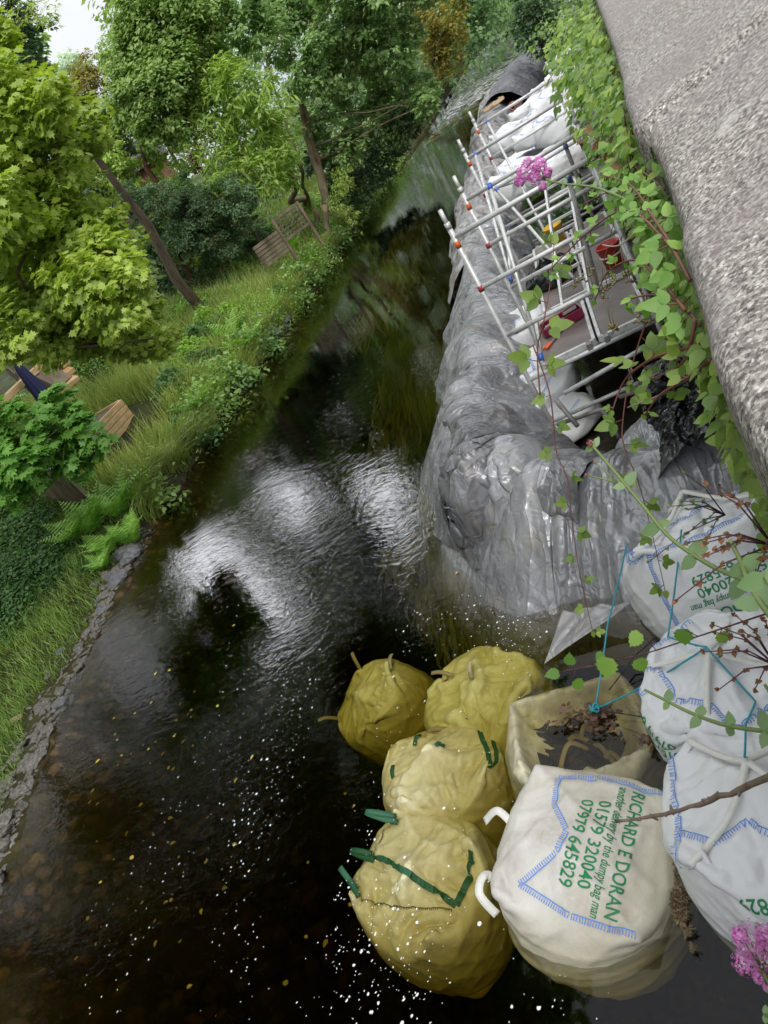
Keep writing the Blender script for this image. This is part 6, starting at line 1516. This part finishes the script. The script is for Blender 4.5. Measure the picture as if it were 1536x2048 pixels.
# trellis fence
Dt = 26
ta, tb_ = atD(545, 442, Dt), atD(592, 402, Dt + .4)
t = thing("trellis_fence", "brown square trellis panel on a closed board panel, on the bank by the leaning trunk", "fence", ta)
dv = tb_ - ta; dv.z = 0; s_ = dv.normalized(); Lt = dv.length; Ht = .72
for i in range(2):
    p = ta + s_ * Lt * i; p.z = ta.z; mb = MB(); mb.bar(p + Vector((0, 0, .05)), p - Vector((0, 0, 1.5)), .09, .09, up=s_); mb.build("post", M_old, t)
for z in (0, -Ht):
    p = ta + Vector((0, 0, z)); q = p + s_ * Lt; mb = MB(); mb.bar(p, q, .06, .08); mb.build("rail", M_old, t)
mb = MB()
for i in range(1, 7): p = ta + s_ * Lt * i / 7; mb.bar(p, p - Vector((0, 0, Ht)), .04, .02, up=s_)
for i in range(1, 5): p = ta - Vector((0, 0, Ht * i / 5)) + s_.cross(Vector((0, 0, 1))) * -.022; mb.bar(p, p + s_ * Lt, .02, .04)
mb.build("lattice", M_old, t)
p = ta - s_ * 1.1 - Vector((0, 0, .35)); mb = MB()
for i in range(6): q = p - Vector((0, 0, .13 * i)); mb.bar(q, q + s_ * 1.05, .025, .10)
mb.build("slatted_panel", M_old, t)
# rusty pipes in the water
M_rust = simple("rusty_iron", [(.3, (.10, .05, .035)), (.6, (.20, .12, .09))], 8, .8, bs=.4)
t = thing("iron_pipe", "rusty iron pipe propped from the bank into the river", "pipe", at(455, 828, .3)); mb = MB(); mb.tube([aty(445, 826, 18.0), aty(508, 797, 18.3)], .06, 10); mb.build("pipe_length", M_rust, t, True)
mb = MB(); mb.tube([aty(506, 798, 18.3), at(478, 848, -.1)], .055, 10); mb.build("prop", M_rust, t, True)
# pink rendered house behind the trees
t = thing("pink_house", "pink rendered house glimpsed between the sycamore and the bluish oak", "house", atD(250, 470, 33)); c = atD(262, 440, 33); hd = Vector((c.x, c.y, 0)).normalized(); sd_ = Vector((hd.y, -hd.x, 0))
mb = MB(); mb.obox(c + hd * 2 + Vector((0, 0, -1.4)) , sd_ * 2.6, hd * 1.8, Vector((0, 0, 2.6))); mb.build("wall", simple("pink_render", [(.3, (.50, .20, .17)), (.6, (.62, .30, .26))], 3, .9), t)
mb = MB(); q = c + hd * 2 + Vector((0, 0, 1.25)); 
mb.add([q - sd_ * 2.8 - hd * 2, q + sd_ * 2.8 - hd * 2, q + sd_ * 2.8 + hd * 2, q - sd_ * 2.8 + hd * 2, q - sd_ * 2.8 + Vector((0, 0, 1.1)), q + sd_ * 2.8 + Vector((0, 0, 1.1))], [(0, 1, 5, 4), (2, 3, 4, 5), (0, 4, 3), (1, 2, 5), (0, 3, 2, 1)]); mb.build("roof", simple("slate_roof", [(.3, (.06, .06, .065)), (.6, (.12, .12, .13))], 5, .7), t)
f_ = c - Vector((0, 0, .9)) + hd * .19 + sd_ * -.9; mb = MB(); mb.obox(f_, sd_ * .5, hd * .03, Vector((0, 0, .55))); wn = mb.build("window", flat("white_paint", (.7, .7, .68)), t)
mb = MB(); mb.obox(f_ - hd * .035, sd_ * .42, hd * .01, Vector((0, 0, .47))); mb.build("pane", flat("window_glass", (.03, .04, .05), .1), wn)

# ------------------------------------------------------------------ plants growing out of the wall, close to the camera
def smooth_path(pts, k=8):
    P = []
    for i in range(len(pts) - 1):
        a = pts[max(i - 1, 0)]; b = pts[i]; c = pts[i + 1]; d = pts[min(i + 2, len(pts) - 1)]
        for j in range(k):
            t_ = j / k; P.append(.5 * ((2 * b) + (c - a) * t_ + (2 * a - 5 * b + 4 * c - d) * t_ * t_ + (-a + 3 * b - 3 * c + d) * t_ ** 3))
    P.append(pts[-1]); return P
M_stemr = flat("reddish_stem", (.16, .06, .04)); M_stemg = flat("green_stem", (.16, .22, .07)); M_stemp = flat("purple_stem", (.09, .03, .05)); M_stemb = flat("pale_dry_stem", (.38, .30, .22))
L_creep = leafmat("creeper_leaves", (.035, .065, .012), (.085, .135, .024), (.16, .21, .045), (.42, .38, .09), trans=.4, scale=5, gain=2.2)
L_bram = leafmat("bramble_leaves", (.05, .11, .02), (.10, .19, .035), (.18, .28, .06), (.36, .16, .05), trans=.35, scale=5, gain=2)
L_val = leafmat("valerian_leaves", (.07, .13, .05), (.12, .19, .08), (.18, .26, .11), trans=.3, scale=4, gain=1.7)
L_ivy = leafmat("wall_ivy_leaves", (.025, .055, .012), (.07, .12, .02), (.15, .20, .04), (.36, .34, .06), trans=.35, scale=3)
L_red = leafmat("herb_robert_leaves", (.10, .10, .02), (.22, .10, .03), (.35, .12, .05), trans=.3, scale=5, gain=1)
def leafV(p, tip, nrm, s, shape):
    T, F = LEAF[shape]; tip = Vector(tip).normalized(); nrm = Vector(nrm); nrm = (nrm - tip * nrm.dot(tip)).normalized(); b = tip.cross(nrm)
    M_ = np.array([b, tip, nrm]); return np.array(p) + s * (T @ M_), F
def vine(name, label, path, r0, r1, size, step, m, shape='ovate', leaflets=3, stem_m=None, cat="plant", jit=.3, petiole=.5, skip=0, group=None, taper=True, sub=None):
    P = smooth_path([atD(*q) for q in path]); t = thing(name, label, cat, P[0], 0, group)
    mb = MB(); k = len(P); mb.tube(P, [r0 + (r1 - r0) * i / (k - 1) for i in range(k)], 7)
    VV, FF, b = [], [], 0; acc_, side, L = 0, 1, 0; tot = sum((P[i + 1] - P[i]).length for i in range(k - 1))
    for i in range(1, k):
        a, c = P[i - 1], P[i]; d = (c - a); acc_ += d.length; L += d.length
        if not leaflets or acc_ < step or L < skip: continue
        acc_ = 0; side = -side; fr = L / tot; s_ = size * ((1.1 - .55 * fr) if taper else 1) * random.uniform(.8, 1.15)
        vw = (CAM - c).normalized(); dd = d.normalized(); sd_ = dd.cross(vw).normalized() * side
        dirn = (sd_ * 1.0 + dd * .5 + Vector((random.gauss(0, jit), random.gauss(0, jit), random.gauss(0, jit)))).normalized()
        tip = c + dirn * s_ * petiole; mb.tube([c, tip], [r1 * .9 + .0004, r1 * .5 + .0003], 5)
        nr = (vw * .6 + Vector((random.gauss(0, .4), random.gauss(0, .4), .7 + random.gauss(0, .3)))).normalized()
        q = dirn.cross(nr).normalized()
        angs = {1: [0], 2: [-.5, .5], 3: [0, 1.15, -1.15], 5: [0, .75, -.75, 1.6, -1.6]}[leaflets]
        for an in angs:
            dr = dirn * math.cos(an) + q * math.sin(an); V, F = leafV(tip, dr, nr + Vector((random.gauss(0, .2), random.gauss(0, .2), random.gauss(0, .2))), s_ * (1 if an == 0 else .78), shape)
            VV.append(V); FF.append(F + b); b += len(V)
    if leaflets and VV:
        # terminal leaf
        V, F = leafV(P[-1], (P[-1] - P[-3]), (CAM - P[-1]), size * .5, shape); VV.append(V); FF.append(F + b)
        npmesh("leaves", np.concatenate(VV), np.concatenate(FF), m, t, smooth=False)
    mb.build("stem", stem_m or M_stemr, t, True)
    return t
# long hanging creeper strand and upright shoot
vine("creeper", "long thin creeper strand hanging in front of the grey tarpaulin, small leaves to its tip", [(1066, 690, 2.0), (1100, 790, 1.9), (1112, 900, 1.85), (1135, 960, 1.8), (1145, 1050, 1.75), (1160, 1150, 1.7), (1185, 1262, 1.65)], .0022, .0009, .042, .068, L_creep, leaflets=3, skip=.02)
vine("creeper", "upright pointed creeper shoot standing before the scaffold platform", [(1080, 790, 1.9), (1075, 700, 1.95), (1088, 640, 1.95), (1100, 570, 2.0), (1108, 490, 2.05)], .0024, .0012, .07, .075, L_creep, leaflets=3)
vine("creeper", "second creeper strand crossing the tarpaulin towards the highest white bag", [(1300, 620, 1.6), (1262, 740, 1.6), (1245, 850, 1.55), (1250, 900, 1.5), (1275, 960, 1.45), (1300, 1050, 1.4), (1330, 1180, 1.35)], .002, .0008, .045, .06, L_creep, leaflets=3)
# brambles arching out of the wall
BR = [([(1380, 560, 1.15), (1330, 480, 1.4), (1250, 420, 1.7), (1170, 470, 1.9), (1095, 545, 2.0)], "bramble cane arching left over the scaffold platform", L_bram),
      ([(1345, 430, 1.5), (1290, 400, 1.8), (1230, 380, 2.0), (1165, 410, 2.2)], "bramble cane reaching left beneath the pink flowers", L_bram),
      ([(1370, 620, 1.1), (1320, 560, 1.35), (1270, 520, 1.55), (1215, 545, 1.7), (1190, 600, 1.75)], "bramble cane with drooping green berries over the brown decks", L_bram),
      ([(1400, 690, 1.0), (1360, 700, 1.1), (1300, 720, 1.2), (1250, 760, 1.3), (1225, 820, 1.3)], "yellowing creeper shoot above the flooded pit", L_creep),
      ([(1400, 650, 1.05), (1350, 600, 1.2), (1300, 590, 1.3), (1250, 600, 1.4)], "leafy bramble shoot at the wall above the pit", L_bram),
      ([(1420, 720, .95), (1370, 760, 1.05), (1320, 790, 1.1), (1290, 830, 1.15)], "bright creeper shoot hanging from the coping above the black sheet", L_creep),
      ([(1390, 640, 1.05), (1380, 690, 1.05), (1360, 730, 1.1), (1300, 760, 1.2)], "short creeper shoot by the dry roots", L_creep),
      ([(1350, 500, 1.35), (1310, 440, 1.5), (1260, 370, 1.9), (1200, 350, 2.2)], "bramble cane close to the wall by the ivy", L_bram),
      ([(1330, 380, 1.8), (1280, 340, 2.1), (1220, 310, 2.4), (1170, 330, 2.6)], "bramble cane with reddish young leaves", L_bram)]
for pts, lb, m_ in BR: vine("bramble" if m_ is L_bram else "creeper", lb, pts, .0032, .0014, .038 if m_ is L_bram else .034, .046, m_, 'ovate', 3, jit=.45)
# wall foliage masses
def wallmass(name, label, n, y0, y1, z0, z1, pr, size, m, shape, cat="wall plant", out=.5, power=1.5):
    y = y0 + (y1 - y0) * rng.uniform(0, 1, n); z = z1 - (z1 - z0) * rng.uniform(0, 1, n) ** power
    cl_ = .5 + .5 * np.sin(y * 5.3) * np.sin(z * 4.1 + y * 2.2); p_ = pr(y) * rng.uniform(0, 1, n) ** 1.2 * (.35 + .65 * cl_)
    x = np.interp(y, EY, EX) - .01 - p_ * (1 - .3 * (z1 - z) / (z1 - z0 + 1e-6))
    o = np.tile(np.array([[-out, -.2, .1]]), (n, 1))
    V, F = leaf_arrays(np.stack([x, y, z], 1), size, shape, .45, .5, o)
    t = thing(name, label, cat, (float(x.mean()), float(y.mean()), z1))
    npmesh("leaves", V, F, m, t, smooth=False)
    mb = MB()
    for _ in range(14 if y0 > 2 else 0):
        yy_ = random.uniform(y0, y1); xx = float(np.interp(yy_, EY, EX)) - .02; pts = [Vector((xx, yy_, z1 - .02))]
        for _k in range(5): pts.append(pts[-1] + Vector((random.gauss(-.03, .03), random.gauss(0, .06), -min(.5, z1 - z0) / 6)))
        mb.tube(pts, [.0022 - .0003 * i for i in range(6)], 5)
    if mb.v: mb.build("stems", M_stemr, t, True)
    return t
wallmass("ivy", "thick yellow green ivy hanging from the far end of the coping", 4200, 4.2, 9.5, 1.6, 3.56, lambda y: np.interp(y, [3, 5, 7, 9], [.24, .42, .60, .8]), .055, L_ivy, 'ivy')
wallmass("ivy", "ivy spilling over the wall beside the joint between two coping stones", 2300, 2.15, 4.6, 2.1, 3.55, lambda y: np.interp(y, [2, 3, 5], [.08, .20, .36]), .042, L_ivy, 'ivy')
wallmass("creeper", "green creeper leaves close under the nearest coping stone", 850, .80, 2.3, 2.6, 3.52, lambda y: np.interp(y, [.8, 1.3, 2.3], [.012, .05, .12]), .026, L_creep, 'ovate')
wallmass("ivy", "low ivy at the foot of the wall above the pit", 900, 5.2, 8.2, .7, 1.9, lambda y: .28 + 0 * y, .06, L_ivy, 'ivy', power=1)
tw = vine("herb_robert", "reddish stemmed herb with tiny leaves in front of the scaffold, left of the ivy", [(1260, 330, 2.2), (1215, 290, 2.5), (1175, 270, 2.6), (1150, 280, 2.7)], .002, .001, .04, .05, L_red, 'ivy', 3, M_stemr)
vine("dry_root", "pale dry root sticking out of the wall above the black sheet", [(1445, 742, 1.0), (1380, 752, 1.1), (1320, 790, 1.2), (1255, 815, 1.4)], .0025, .0012, .02, .2, L_creep, 'narrow', 0, M_stemb)
vine("dry_root", "pale curved dry bramble cane above the platforms", [(1345, 430, 1.6), (1290, 450, 1.65), (1240, 490, 1.7), (1205, 490, 1.75)], .0024, .0015, .02, .3, L_creep, 'narrow', 0, M_stemb)
# bramble berries
mb = MB()
for (px, py, D) in ((1165, 555, 1.85), (1180, 545, 1.85), (1150, 565, 1.9), (1215, 575, 1.7), (1208, 590, 1.7), (1225, 560, 1.65), (1290, 620, 1.4), (1280, 635, 1.4), (1296, 640, 1.4), (1230, 660, 1.6), (1222, 650, 1.6), (1260, 560, 1.6), (1250, 545, 1.6)):
    c = atD(px, py, D)
    for _ in range(7):
        q = c + Vector((random.gauss(0, 1), random.gauss(0, 1), random.gauss(0, 1))) * .006; mb.tube([q - Vector((0, 0, .003)), q - Vector((0, 0, .0015)), q + Vector((0, 0, .0015)), q + Vector((0, 0, .003))], [.001, .0036, .0036, .001], 6)
    mb.tube([c, c + Vector((.01, .01, .05))], .0008, 4)
tag(mb.build("bramble_berries", flat("unripe_berries", (.16, .13, .05), .4), None, True), "small unripe green brown bramble berries hanging over the decks", "berries", kind='stuff')

# red valerian: flower clusters made of many tiny five-petalled florets
M_pink = leafmat("pink_petals", (.42, .10, .30), (.62, .20, .48), (.78, .42, .68), trans=.25, scale=30, gain=1.4)
def floret_cluster(c, rad, n, s, par, m=M_pink, view=None):
    d = rng.normal(size=(n, 3)); d /= np.linalg.norm(d, axis=1)[:, None]; c = np.array(c)
    rr = rad * (.55 + .45 * rng.uniform(0, 1, n)[:, None] ** .4) * (1 + .25 * np.sin(d[:, 0:1] * 7) * np.sin(d[:, 2:3] * 8 + 1)); P = c + d * rr
    VV = []; 
    for k_ in range(5):
        pass
    a = rng.normal(size=(n, 3)); a -= (a * d).sum(1)[:, None] * d; a /= np.linalg.norm(a, axis=1)[:, None]; b = np.cross(d, a); ring = []
    sz = s * rng.uniform(.6, 1.2, (n, 1))
    ring.append(P)
    for k_ in range(10):
        th = k_ * PI / 5; r_ = 1.0 if k_ % 2 == 0 else .42; ring.append(P + (a * math.cos(th) + b * math.sin(th)) * sz * r_ + d * sz * .15)
    V = np.stack(ring, 1); F0 = np.array([(0, 1 + i, 1 + (i + 1) % 10) for i in range(10)])
    return npmesh("flower_head", V.reshape(-1, 3), (F0[None] + (np.arange(n) * 11)[:, None, None]).reshape(-1, 3), m, par, smooth=False)
def valerian(label, stem, heads, leaf_size, D, lshape='ovate', n_=260, fs=.004, nleaf=.05):
    P = [Vector(atD(*q)) for q in stem]; Ps = smooth_path(P, 6); t = thing("valerian", label, "flower", Ps[0])
    mb = MB(); k = len(Ps); mb.tube(Ps, [.0034 - .0014 * i / (k - 1) for i in range(k)], 8)
    VV, FF, b = [], [], 0; acc_ = 0
    for i in range(1, k):
        acc_ += (Ps[i] - Ps[i - 1]).length
        if acc_ > nleaf:
            acc_ = 0; d = (Ps[i] - Ps[i - 1]).normalized(); vw = (CAM - Ps[i]).normalized(); q = d.cross(vw).normalized()
            for s_ in (-1, 1):
                dr = (q * s_ + d * .45 + vw * random.gauss(0, .4) + Vector((0, 0, random.gauss(0, .2)))).normalized(); V, F = leafV(Ps[i], dr, vw + Vector((0, 0, .5)), leaf_size * .55 * random.uniform(.7, 1.2) * (1.1 - .5 * i / k), lshape); VV.append(V); FF.append(F + b); b += len(V)
    if VV: npmesh("leaves", np.concatenate(VV), np.concatenate(FF), L_val, t, smooth=False)
    for px, py, rp, Dh in heads:
        c = atD(px, py, Dh); floret_cluster(c, rp * mpp(c), n_, fs, t); mb.tube([Ps[-1], Ps[-1].lerp(c, .6) + Vector((0, 0, .004)), c], [.0016, .0012, .0008], 6)
    mb.build("stem", M_stemg, t, True); return t
valerian("pink valerian flower head floating in front of the scaffold, above the yellow bucket", [(1255, 400, 1.9), (1190, 375, 2.0), (1130, 368, 2.1), (1090, 360, 2.15)], [(1050, 345, 17, 2.15), (1078, 330, 15, 2.15), (1040, 362, 11, 2.15), (1068, 355, 14, 2.15), (1095, 345, 9, 2.15), (1085, 372, 8, 2.15), (1055, 325, 8, 2.15)], .045, 2, n_=150, fs=.0055)
valerian("pink valerian flower head at the bottom right corner over the nearest white bag", [(1600, 2060, .52), (1560, 2010, .55), (1525, 1940, .6)], [(1500, 1880, 34, .62), (1525, 1905, 30, .62), (1490, 1925, 26, .62), (1530, 1870, 22, .62), (1480, 1870, 17, .62), (1520, 1950, 17, .62), (1545, 1890, 30, .62), (1535, 1975, 8, .6), (1550, 2005, 9, .6)], .03, .6, n_=230, fs=.0032)
def budding(label, stem, size, nl, heads=()):
    return valerian(label, stem, heads, size, 0, 'ovate', 40, .0022, nl)
M_bud = leafmat("reddish_buds", (.25, .08, .07), (.40, .16, .12), (.5, .26, .18), trans=.1, scale=30, gain=1)
tv = budding("leafy valerian stem rising leftwards from the lower right edge to a faded reddish bud", [(1600, 1215, .62), (1500, 1165, .68), (1420, 1130, .74), (1340, 1075, .82), (1285, 1010, .88), (1235, 950, .92), (1182, 888, .97)], .062, .075)
c = atD(1181, 886, .97); floret_cluster(c, .0055, 60, .0020, tv, M_bud)
for (px, py) in ((1190, 925), (1172, 950)):
    c2 = atD(px, py, .95); mb = MB(); mb.tube([atD(1235, 965, .92), c2], [.0016, .001], 6); mb.build("side_stem", M_stemg, tv, True); floret_cluster(c2, .003, 25, .0016, tv, M_bud)
budding("valerian shoot with broad drooping leaves at the right edge below the upside down print", [(1610, 1300, .5), (1540, 1230, .52), (1500, 1170, .55), (1480, 1120, .6), (1460, 1080, .62)], .055, .05)
budding("pale valerian leaves poking in at the right edge", [(1590, 1200, .42), (1550, 1180, .44), (1530, 1150, .46)], .055, .035)
budding("valerian stem with pointed leaves crossing the middle white bag", [(1620, 1470, .6), (1536, 1463, .64), (1450, 1450, .7), (1380, 1425, .76), (1330, 1400, .8), (1290, 1380, .84)], .045, .06)
budding("small valerian shoot at the right edge beside the teal rope", [(1600, 1500, .6), (1560, 1420, .62), (1530, 1370, .66)], .04, .05)
budding("blurred round leaves at the bottom right edge", [(1600, 2040, .4), (1550, 2035, .42), (1530, 2030, .44)], .03, .03)
# trailing purple nettle-like stem with toothed leaves
tn = thing("bramble_runner", "thin dark purple runner with toothed leaves crossing above the open bag", "plant", atD(1600, 1215, .8)); Ps = smooth_path([Vector(atD(*q)) for q in [(1600, 1205, .8), (1480, 1245, .9), (1380, 1278, .98), (1280, 1310, 1.05), (1190, 1330, 1.1), (1118, 1345, 1.15)]], 6)
mb = MB(); mb.tube(Ps, [.0018 - .001 * i / (len(Ps) - 1) for i in range(len(Ps))], 6)
LEAF['toothed'] = _poly([(0, 0, 0), (.22, .0, 0), (.30, .12, .02), (.42, .22, .02), (.36, .34, .03), (.44, .42, .02), (.34, .54, .02), (.36, .64, .01), (.24, .72, 0), (.22, .84, 0), (.08, .92, -.03), (0, 1.1, -.07),
    (-.08, .92, -.03), (-.22, .84, 0), (-.24, .72, 0), (-.36, .64, .01), (-.34, .54, .02), (-.44, .42, .02), (-.36, .34, .03), (-.42, .22, .02), (-.30, .12, .02), (-.22, 0, 0)])
VV, FF, b = [], [], 0
for (px, py, tx_, ty_, s_, D) in ((1365, 1258, 1372, 1300, .034, .98), (1215, 1315, 1210, 1370, .044, 1.06), (1205, 1305, 1190, 1330, .02, 1.08), (1280, 1265, 1262, 1290, .03, 1.05), (1275, 1318, 1290, 1345, .032, 1.04), (1140, 1330, 1138, 1300, .026, 1.13), (1118, 1345, 1098, 1350, .026, 1.15), (1150, 1360, 1168, 1385, .028, 1.12), (1440, 1265, 1455, 1290, .024, .92)):
    a_, e_ = atD(px, py, D), atD(tx_, ty_, D); V, F = leafV(a_, e_ - a_, CAM - a_ + Vector((0, 0, .5)), s_ * 1.15, 'toothed'); VV.append(V); FF.append(F + b); b += len(V)
    nb = min(Ps, key=lambda q: (q - a_).length); mb.tube([nb, a_], [.0008, .0006], 5)
npmesh("leaves", np.concatenate(VV), np.concatenate(FF), L_bram, tn, smooth=False); mb.build("stem", M_stemp, tn, True)
# small red-tipped herb sprays over the white bags
def spray(label, a, n_, D, s_, m1, red=True):
    t = thing("herb_robert", label, "plant", atD(*a)); mb = MB(); VV, FF, b = [], [], 0; root = atD(*a)
    for _ in range(n_):
        e_ = root + (_X * random.uniform(-1, .1) + _Y * random.uniform(-.7, .8)) * s_ + _fw * random.uniform(-.05, .05); md = root.lerp(e_, .5) + _Y * .01; mb.tube([root, md, e_], [.0011, .0009, .0006], 5)
        for q in (md, e_, md.lerp(e_, .5)):
            for k_ in range(3):
                V, F = leafV(q, Vector(rng.normal(size=3)), CAM - q, .006 * random.uniform(.6, 1.2), 'ivy'); VV.append(V); FF.append(F + b); b += len(V)
    npmesh("leaves", np.concatenate(VV), np.concatenate(FF), m1, t, smooth=False); mb.build("stem", M_stemp, t, True)
spray("fine spray of red seed spikes at the right edge of the highest white bag", (1545, 1090, .62), 9, .62, .09, L_red)
spray("fine spray of pink tipped stalks over the middle white bag", (1550, 1330, .62), 10, .62, .07, L_red)
spray("small ferny herb on top of the highest white bag", (1450, 1030, 1.0), 9, 1.0, .12, L_val)
# knobbly dead branch crossing the near bags
twig("dead_branch", "knobbly bare brown branch crossing from the right edge towards the printed bag", [atD(1590, 1520, .62), atD(1480, 1580, .70), atD(1400, 1610, .76), atD(1330, 1628, .82), atD(1232, 1642, .90)], .0042, .0022, M_twig, "branch", side=16)

bpy.context.view_layer.update()
